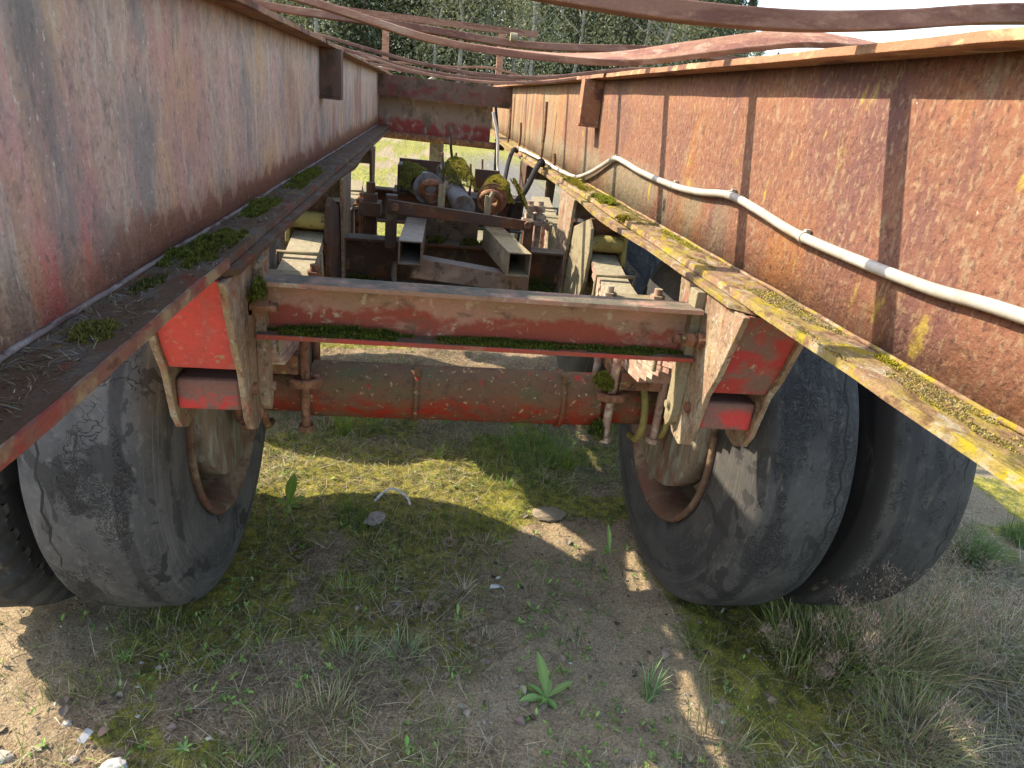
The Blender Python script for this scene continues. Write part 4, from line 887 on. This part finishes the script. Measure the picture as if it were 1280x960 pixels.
# ---- pebbles and crumbs
ico = bmesh.new(); bmesh.ops.create_icosphere(ico, subdivisions=1, radius=1); IV = np.array([v.co[:] for v in ico.verts]); IF = np.array([[v.index for v in f.verts] for f in ico.faces]); ico.free()
ico = bmesh.new(); bmesh.ops.create_icosphere(ico, subdivisions=3, radius=1); IV3 = np.array([v.co[:] for v in ico.verts]); IF3 = np.array([[v.index for v in f.verts] for f in ico.faces]); ico.free()
def pebbles(P, R_, col):
    n = len(P); m_ = len(IV); sc = R_[:, None]*(np.array([1, .8, .55])*(1+RNG.normal(0, .2, (n, 3)))); a = RNG.random(n)*6.3; c_, s_ = np.cos(a), np.sin(a)
    J = 1+RNG.normal(0, .16, (n, m_, 1)); v = IV[None]*sc[:, None]*J; vx = v[..., 0]*c_[:, None]-v[..., 1]*s_[:, None]; vy = v[..., 0]*s_[:, None]+v[..., 1]*c_[:, None]
    v = np.stack([vx, vy, v[..., 2]], -1)+P[:, None]; F_ = (IF[None]+(np.arange(n)*m_)[:, None, None]).reshape(-1, 3)
    return v.reshape(-1, 3), F_, np.repeat(col, m_, 0)
x, y = scatter(15000, -1.5, 2.3, .75, 3., lambda x, y: .18+.8*masks(x, y)[1]); n = len(x); R_ = .0010+.0040*RNG.random(n)**9+.0014*RNG.random(n)
vp = pebbles(gpos(x, y)+[0, 0, .002], R_, cols(n, (.30, .24, .16), (.22, .17, .11), (.38, .33, .26), (.16, .13, .1), (.30, .28, .25)))
x, y = scatter(5000, -1.3, 2., .78, 2.8, lambda x, y: .9*(1-masks(x, y)[0])); n = len(x)
vq = pebbles(gpos(x, y)+[0, 0, .001], .002+.005*RNG.random(n)**2, cols(n, (.13, .10, .065), (.17, .13, .085), (.10, .075, .05)))
vp = cat(vp, vq)
o = np_mesh('pebbles', vp[0], vp[1], 'stone', vp[2]); tag(o, 'sand grains, soil crumbs and small pebbles strewn on the ground', 'pebbles', kind='stuff')

# ---- larger individual plants
def place(name, geo, loc, mat, label, cat_, group=None, extra=None):
    o = np_mesh(name, geo[0], geo[1], mat, geo[2]); o.location = loc; tag(o, label, cat_, group); return o
def gz(x, y): return float(hgt(np.array([x]), np.array([y]))[0])
def tuft(n, r, h, w, lean, cs, seg=4):
    a = RNG.random(n)*6.3; q = r*np.sqrt(RNG.random(n)); P = np.stack([q*np.cos(a), q*np.sin(a), 0*a-.004], -1)
    return blades(P, h*(.45+.6*RNG.random(n)), w*(.7+.6*RNG.random(n)), lean*(.2+RNG.random(n)), cols(n, *cs, j=.15), seg, .8, az=a+RNG.normal(0, .5, n))
def add_tuft(px, label, n, r, h, w, lean, cs): place('grass_tuft', tuft(n, r, h, w, lean, cs), (px[0], px[1], gz(*px)), 'blade', label, 'grass tuft')
add_tuft((.455, 1.065), 'blue-green spiky grass tuft on the sandy strip, below the right tyre', 34, .020, .105, .0042, .55, ((.24, .40, .14), (.30, .46, .20), (.18, .32, .10)))
add_tuft((.93, 1.17), 'largest green grass clump at the foot of the two right tyres', 650, .12, .18, .0040, .8, ((.18, .28, .06), (.28, .36, .09), (.14, .20, .05), (.50, .45, .24)))
add_tuft((1.72, 1.56), 'round green grass tuft at the right edge beside the outer tyre', 420, .07, .12, .0028, .9, ((.16, .25, .08), (.12, .2, .06)))
add_tuft((2.0, 1.66), 'small green tuft behind the round one at the right edge', 260, .06, .11, .003, .9, ((.15, .24, .08), (.12, .2, .05)))
add_tuft((.36, 2.22), 'dense grass clump in half shade below the right end of the axle', 330, .13, .13, .003, .7, ((.15, .26, .06), (.24, .38, .08)))
add_tuft((.47, 2.12), 'sunlit tip of grass beside the shaded clump below the axle', 60, .03, .09, .003, .6, ((.24, .36, .06), (.2, .3, .05)))
add_tuft((-.38, 2.30), 'bright thin grass stalks below the left end of the axle', 60, .03, .15, .0035, .45, ((.26, .36, .06), (.2, .3, .05)))
add_tuft((-.27, 2.34), 'second thin stand of grass stalks below the axle, right of the bright one', 40, .03, .13, .003, .5, ((.2, .28, .06), (.15, .22, .05)))
add_tuft((-.02, 2.12), 'single upright grass sprig in the sunlit moss patch', 16, .02, .11, .003, .4, ((.18, .27, .05),))
add_tuft((-.29, 1.76), 'shaded green tuft beside the left tyre, near the pale leaf', 110, .05, .09, .003, .6, ((.10, .18, .04), (.14, .22, .05)))
add_tuft((-.25, 1.18), 'loose green grass tuft on the shaded soil left of centre', 120, .06, .07, .0026, 1., ((.2, .32, .10), (.3, .4, .16), (.45, .42, .25)))
add_tuft((-.12, 1.19), 'grey-green grass tuft just right of the loose one', 110, .05, .07, .0026, 1.1, ((.24, .34, .15), (.34, .4, .22), (.45, .42, .26)))
add_tuft((-.42, .92), 'bottom-left patch of pale green grass and seedlings', 160, .07, .05, .0026, 1.1, ((.15, .24, .07), (.22, .29, .1)))
add_tuft((.62, 1.22), 'low green grass sprig on the moss between sand strip and clump', 50, .03, .05, .003, 1., ((.12, .2, .05),))
DRY = ((.56, .47, .28), (.46, .37, .22), (.32, .27, .16), (.22, .30, .10))
def dry_clump(px, label, n, r, h, heads):
    h = h*1.45; n = int(n*1.6); g = [tuft(int(n*.75), r*1.1, h, .0027, .9, DRY+((.20, .23, .09),))]
    for i in range(heads):
        a = RNG.random()*6.3; q = r*RNG.random()**.5; bx, by = q*math.cos(a), q*math.sin(a); L = h*(1.1+.6*RNG.random()); az = a+RNG.normal(0, .6); le = .25+.45*RNG.random()
        st = blades(np.array([[bx, by, 0.]]), np.array([L]), np.array([.0022]), np.array([le]), np.array([[.36, .27, .16]]), 7, .8, az=np.array([az])); g.append(st)
        m_ = 260; t = .62+.38*RNG.random(m_); spread = (1.02-t)*L*.26+.004
        c_ = np.stack([bx+math.cos(az)*L*le*t**1.8, by+math.sin(az)*L*le*t**1.8, L*(t-.28*le*t*t)], -1)+RNG.normal(0, 1, (m_, 3))*spread[:, None]*np.array([1, 1, .6])
        g.append(blades(c_, .004+RNG.random(m_)*.007, np.full(m_, .0017), RNG.random(m_)*2, cols(m_, (.44, .31, .23), (.32, .22, .16), (.54, .42, .31)), 2))
    place('dry_grass', cat(*g), (px[0], px[1], gz(*px)), 'blade', label, 'dry grass')
dry_clump((1.00, 1.10), 'brown feathery dry grass leaning before the gap between the right tyres', 200, .07, .17, 11)
dry_clump((1.13, 1.12), 'tallest tan dry grass with seed heads against the outer right tyre', 280, .08, .20, 15)
dry_clump((1.26, 1.22), 'tan dry grass with open seed heads right of the outer tyre', 220, .08, .17, 10)
dry_clump((.86, 1.12), 'short fluffy pinkish seed head in front of the green clump', 60, .04, .08, 4)
dry_clump((1.16, 1.15), 'tangled straw clump in the middle of the right bank', 420, .12, .09, 5)
dry_clump((1.03, .93), 'pale straw fan at the bottom right, catching the sun', 420, .09, .10, 3)
dry_clump((1.45, 1.15), 'greyish straw mat at the right edge of the picture', 420, .14, .09, 3)
dry_clump((.55, .93), 'sparse straw wisps at the bottom, right of the spiky tuft', 70, .07, .09, 0)
dry_clump((-.45, 2.32), 'bundle of flattened straw in sun beside the left tyre', 170, .08, .05, 0)
dry_clump((-.37, 1.02), 'small pale straw wisp on the shaded soil near the left tyre', 90, .05, .05, 0)
dry_clump((-.27, 1.03), 'flattened straw star just right of the small wisp', 110, .05, .055, 0)
def weed(px, label, spec, cs, name='weed'):
    g = []
    for (az, L, w, tilt) in spec: g.append(leaf_blades(np.array([[0, 0, .004]]), np.array([L]), np.array([w]), np.array([az]), np.array([tilt]), cols(1, *cs, j=.08), 5, .5))
    place(name, cat(*g), (px[0], px[1], gz(*px)), 'blade', label, 'weed')
LG = ((.24, .42, .12), (.20, .36, .10))
weed((.215, 1.075), 'broad-leaved weed with one tall upright leaf, alone on the bare soil', [(1.9, .098, .026, 1.15), (3.3, .070, .022, .30), (.2, .075, .019, .75), (5.2, .038, .016, .3), (4.2, .034, .014, .4), (1.2, .042, .013, 1.0), (2.6, .05, .014, .6)], LG)
weed((-.50, 1.83), 'broad-leaved weed climbing beside the left tyre', [(1.4, .10, .034, 1.2), (.4, .06, .025, .6), (4.8, .07, .028, .3), (2.9, .05, .02, .5), (5.8, .05, .02, .4)], ((.13, .22, .05),))
weed((.50, 1.60), 'weed with a tall leaf and two round leaflets beside the right tyre', [(1.6, .085, .014, 1.2), (3.4, .030, .016, .4), (2.5, .026, .016, .8), (.2, .05, .006, .4)], LG)
weed((.03, 2.42), 'broad leaves in shade below the middle of the axle', [(2.4, .06, .03, .6), (.5, .06, .03, .5), (4.0, .05, .026, .3), (1.4, .05, .02, .9)], ((.12, .21, .06),))
weed((-.74, 1.20), 'small bright seedling in front of the left tyre', [(k*1.05, .022, .006, .5) for k in range(6)], LG)
weed((-.54, .97), 'little bright rosette near the white stone', [(k*1.05+.4, .02, .007, .6) for k in range(6)], LG)
weed((-.46, 1.08), 'pair of rounded green leaves on the bare patch left of centre', [(3.3, .02, .012, .3), (.1, .02, .012, .3), (1.7, .012, .007, .8)], LG)
weed((-.10, .95), 'oval-leaved seedling at the bottom edge left of centre', [(1.7, .024, .010, 1.0), (4.9, .018, .010, .3), (.2, .012, .008, .3)], LG)
weed((.02, 1.33), 'tiny upright leaf pair by the dark hole near the centre', [(1.6, .03, .008, 1.2), (4.6, .016, .009, .3)], LG)
# ---- stones, scraps
def stone(px, r, sc, col, label, name='stone', cat_='stone'):
    if r < .015: r *= .75
    col = tuple(q*.85 for q in col)
    v = IV3*np.array(sc)*r; nn = np.array([mnoise.noise(Vector(p)*2.2+Vector(px+(0,))*7) for p in IV3])[:, None]; v = v*(1+.28*nn)
    o = place(name, (v, IF3, np.tile(np.array(col), (len(v), 1))*(1+.25*nn)), (px[0], px[1], gz(*px)+r*sc[2]*.35), 'stone', label, cat_)
    return o
stone((-.655, .935), .024, (1., .75, .5), (.50, .50, .47), 'largest pale grey stone at the bottom left edge')
stone((-.735, .955), .011, (1., .8, .6), (.40, .38, .36), 'small round stone left of the largest pale stone')
stone((-.86, .95), .02, (1.2, .7, .4), (.45, .40, .33), 'flat sandy stone in the sunlit corner at the bottom left')
stone((-.78, 1.03), .012, (1, .8, .5), (.42, .40, .35), 'round grey pebble in the sunlit sand at the left')
for (a, b, r, l) in ((-.70, 1.19, .006, 'tiny white chip left of the left tyre shadow'), (-.66, 1.18, .007, 'white chip nearest the left tyre'), (-.655, 1.05, .006, 'white chip below the two others on the shaded soil'), (-.68, 1.12, .005, 'smallest white chip between the others'), (-.50, .995, .007, 'dark-edged pebble beside the bare patch'), (.29, 1.17, .005, 'small pale pebble right of the centre')):
    stone((a, b), r, (1.2, .8, .5), (.52, .50, .46), l)
stone((.345, 1.80), .045, (1.2, .8, .35), (.26, .21, .15), 'half-buried brown stone below the axle at the right', 'stone')
def scrap(px, pts, col, z, label, name='paper_scrap', cat_='scrap'):
    m = MB(); n = len(pts); top = [(a, b, z+.004*math.sin(a*300+b*200)) for a, b in pts]; m.add(top+[(a, b, c_-.0012) for a, b, c_ in top], [tuple(range(n)), tuple(range(n, 2*n))[::-1]]+[(i, (i+1) % n, n+(i+1) % n, n+i) for i in range(n)])
    o = m.build(name, col, None, bevel=0); o.location = (px[0], px[1], gz(*px)); tag(o, label, cat_)
M['scrap'] = layered('dirty_white_scrap', (.55, .55, .55), [((.35, .33, .3), (80, 80, 80), .5, .65, dict(seed=2))], bump=.3)
M['leafgrey'] = layered('dry_grey_leaf', (.33, .29, .26), [((.18, .14, .12), (90, 90, 90), .48, .62, dict(seed=2))], bump=.6)
scrap((.135, 1.44), [(-.022, -.004), (-.008, -.008), (.010, -.006), (.020, -.010), (.017, .003), (.004, .004), (-.006, .008), (-.018, .004)], 'scrap', .007, 'crumpled white plastic scrap on bare soil near the centre')
scrap((.14, 1.475), [(-.006, -.004), (.006, -.003), (.005, .005), (-.004, .006)], 'scrap', .007, 'tiny white flake just above the crumpled scrap')
scrap((-.73, 1.035-.04), [(-.009, -.014), (.004, -.015), (.010, .012), (-.003, .015)], 'scrap', .008, 'small white card-like chip by the sunlit corner')
scrap((-.225, 1.74), [(-.03, -.03), (.0, -.04), (.03, -.02), (.035, .015), (.01, .03), (-.02, .025)], 'leafgrey', .022, 'pale curled leaf leaning on the shaded tuft', 'dead_leaf', 'dead leaf')
m = MB(); m.tube(spline([(-.06, 0, .012), (-.03, .03, .03), (.0, .04, .035), (.04, .02, .02), (.055, -.01, .008)], 6), .004, 7); o = m.build('twig', 'scrap', None, bevel=0); o.location = (-.17, 1.83, gz(-.17, 1.83)); tag(o, 'pale arched twig above the curled leaf', 'twig')
# holes in the soil are dark crumbly dents with a rim
for (hx, hy, lab) in ((.005, 1.63, 'dark burrow hole nearest the sunlit moss patch'), (.055, 1.245, 'dark burrow hole above the tall-leaved weed'), (-.05, 1.36, 'dark hollow with a stick across it left of centre')):
    m = MB(); m.lathe([(.0045, .020), (.006, .014), (.002, .0075), (-.010, .006), (-.012, .0)], 18, 2)
    m.v = [(v[0]*(1+.25*math.sin(v[1]*400)), v[1]*1.3, v[2]+.006) for v in m.v]
    o = m.build('burrow', 'soil', None, bevel=0) if 'soil' in M else m.build('burrow', ground.data.materials[0], None, bevel=0)
    o.location = (hx, hy, gz(hx, hy)-.001); tag(o, lab, 'burrow')

# ------------------------------------------------------------------ forest
def spruce(h, seed, dens=1.):
    r = np.random.default_rng(seed); g = []; n = int(5200*dens); n = int(n*1.7); t = r.random(n)**.8; zz = h*(.05+.95*t); env = (1-t)**.85*h*.17+.15
    a = r.random(n)*6.3; whor = .75+.25*np.sin(a*5+zz*3.5+seed); q = env*whor*(r.random(n)**.45)
    P = np.stack([q*np.cos(a), q*np.sin(a), zz-.25*q], -1); L = .16+.34*r.random(n)*(1-.4*t)
    d = np.stack([np.cos(a), np.sin(a), -.35-.4*r.random(n)], -1); s = np.stack([-np.sin(a), np.cos(a), r.normal(0, .5, n)], -1)
    w = .05+.06*r.random(n)
    V_ = np.stack([P-s*w[:, None], P+s*w[:, None], P+d*L[:, None]+[0, 0, 0]], 1).reshape(-1, 3)
    c_ = np.array([(.10, .13, .07), (.14, .17, .09), (.18, .20, .12)])[r.integers(0, 3, n)]*(1+r.normal(0, .2, (n, 1)))  # needle tones lifted and drawn together to imitate distant haze
    return V_, np.arange(3*n).reshape(-1, 3), np.repeat(c_, 3, 0)
def broad(h, seed):
    r = np.random.default_rng(seed); n = 4200; k = 30; cz = h*(.22+.73*r.random(k)); ca = r.random(k)*6.3; cq = h*.14*r.random(k)**.5*(1.2-cz/h*.7)
    C = np.stack([cq*np.cos(ca), cq*np.sin(ca), cz], -1); i = r.integers(0, k, n); P = C[i]+r.normal(0, h*.055, (n, 3)); s = r.normal(0, 1, (n, 3)); s /= np.linalg.norm(s, axis=1)[:, None]; u = r.normal(0, 1, (n, 3)); u /= np.linalg.norm(u, axis=1)[:, None]
    w = (.05+.08*r.random(n))[:, None]; V_ = np.stack([P-s*w, P+s*w, P+u*w*1.6], 1).reshape(-1, 3)
    c_ = np.array([(.24, .25, .13), (.20, .22, .11), (.30, .29, .18)])[r.integers(0, 3, n)]*(1+r.normal(0, .15, (n, 1)))
    return V_, np.arange(3*n).reshape(-1, 3), np.repeat(c_, 3, 0)
def crown_mesh(geo):
    o = np_mesh('crown', geo[0], geo[1], 'needles', geo[2]); me = o.data; bpy.data.objects.remove(o); return me
M['bark'] = layered('spruce_bark', (.16, .12, .09), [((.08, .06, .05), (3, 3, 1), .45, .6, dict(seed=2))], bscale=6, bdist=.05)
M['birch'] = layered('birch_bark', (.62, .60, .55), [((.10, .09, .08), (3, 3, 6), .58, .63, dict(seed=2))], bscale=6, bdist=.03)
def trunk_mesh(h, r0, mat, limbs, seed):
    rr = random.Random(seed); m = MB(); m.tube([(.15*rr.uniform(-1, 1)*k, .15*rr.uniform(-1, 1)*k, h*k/6) for k in range(7)], [r0*(1-.9*k/6) for k in range(7)], 7)
    for _ in range(limbs):
        z = h*rr.uniform(.3, .85); a = rr.random()*6.3; L = h*.12; m.tube([(0, 0, z), (math.cos(a)*L*.5, math.sin(a)*L*.5, z+L*.3), (math.cos(a)*L, math.sin(a)*L, z+L*.8)], [r0*.3, r0*.2, r0*.08], 5)
    o = m.build('trunk', mat, None, bevel=0); me = o.data; bpy.data.objects.remove(o); return me
SP = [(crown_mesh(spruce(h, s)), trunk_mesh(h, .22, 'bark', 6, s), h) for s, h in ((1, 21), (2, 25), (3, 18), (4, 23))]
BR = [(crown_mesh(broad(h, s)), trunk_mesh(h*.95, .19, 'birch', 12, s), h) for s, h in ((5, 17), (6, 20), (7, 15))]
r_ = random.Random(5); cnt = {'s': 0, 'b': 0}
def top_h(u):      # tree line drops away to the right
    return 1. if u < .39 else max(.25, 1-(u-.39)*7)
for i in range(64):
    u = -.36+.92*(i+.5*r_.random())/64; D = r_.uniform(60, 78); x, y = u*D+r_.uniform(-1.0, 1.0), D
    b = r_.random() < (.42 if u < .12 else .16); L = BR if b else SP; cr_, tr_, h = L[r_.randrange(len(L))]
    if b: x, y = x/y*(y*.8), y*.8
    root = empty('birch_tree' if b else 'spruce_tree', (x, y, gz(x, y)-.1)); s = r_.uniform(.75, 1.15)*top_h(u); root.scale = (s, s, s*r_.uniform(.95, 1.1)); root.rotation_euler = (0, 0, r_.random()*6.3)
    link('crown', cr_, root); link('trunk', tr_, root)
    kind_ = 'slender pale birch' if b else 'dark green spruce'; kk = 'birches' if b else 'spruces'
    if u < -.12: wh, gg = 'at the forest edge above the pink left rail', 'above the left rail'
    elif u < .04: wh, gg = 'at the forest edge behind the left post of the stake frame', 'behind the left of the stake frame'
    elif u < .22: wh, gg = 'at the forest edge behind the right post of the stake frame', 'behind the right of the stake frame'
    else: wh, gg = 'where the tree line drops towards the open sky at the right', 'at the falling end of the tree line'
    tag(root, kind_+' '+wh, 'tree', kk+' '+gg)
# deeper forest, one mass
g = []
for i in range(90):
    u = -.9+1.55*(i+r_.random())/90; D = r_.uniform(82, 100); s = r_.uniform(.9, 1.3)*top_h(u*1.0+.02); v, f, t = spruce(r_.uniform(19, 25), 50+i % 5, .75); v = v*s+[u*D, D, .8]; g.append((v, f, t))
V_, F_, T_ = cat(*g); o = np_mesh('forest', V_, F_, 'needles', T_); tag(o, 'dense dark spruce forest massed behind the edge trees', 'forest', kind='stuff')
# undergrowth along the edge
n = 16000; u = RNG.uniform(-.8, .62, n); D = RNG.uniform(52, 62, n); cl = fbm(u*60, D*.2, 3); z = RNG.random(n)*2.6*cl*1.2; s = RNG.normal(0, .3, (n, 3)); P = np.stack([u*D, D, hgt(u*D, D)+z], -1)
V_ = np.stack([P, P+s, P+RNG.normal(0, .3, (n, 3))], 1).reshape(-1, 3); T_ = np.repeat(cols(n, (.10, .12, .05), (.16, .15, .09), (.07, .09, .04)), 3, 0)
o = np_mesh('undergrowth', V_, np.arange(3*n).reshape(-1, 3), 'needles', T_); tag(o, 'low bushes along the foot of the forest', 'undergrowth', kind='stuff')
# brush pile of pale cut wood in the field
def log_pile(px, label, n, L, hh, spread):
    m = MB(); q = random.Random(int(px[0]*10)+3)
    root = empty('brush_pile', (px[0], px[1], gz(*px)))
    for i in range(n):
        a = q.uniform(-.5, .5); z = hh*(i/n)*q.uniform(.6, 1.1)+.12; w = spread*(1-.6*i/n); c_ = Vector((q.uniform(-w, w), q.uniform(-1, 1), z)); d = Vector((math.cos(a), math.sin(a), q.uniform(-.12, .2)))*L*.5*q.uniform(.5, 1)
        mm = MB(); mm.tube([c_-d, c_+Vector((0, 0, .05)), c_+d], [.09, .08, .06], 7); mm.build('log', 'birch' if i % 3 else 'bark', root, bevel=0)
    tag(root, label, 'brush pile')
log_pile((-3.2, 30), 'heap of pale cut logs and branches in the field at the left', 46, 2.6, 2.1, 2.2)
log_pile((-7.4, 33), 'lower pale log heap farther left, partly behind the left rail', 36, 2.6, 2.2, 2.5)
m = MB(); m.tube([(-.6, 28, .6), (-.2, 28.2, 1.6), (.3, 28, 2.0)], [.12, .10, .05], 7); m.tube([(-.2, 28.2, 1.55), (.6, 28, .8), (1.5, 28, .4)], [.08, .06, .03], 6); o = m.build('fallen_branch', 'birch', None, bevel=0); tag(o, 'forked pale branch standing in the field right of the log heap', 'branch')
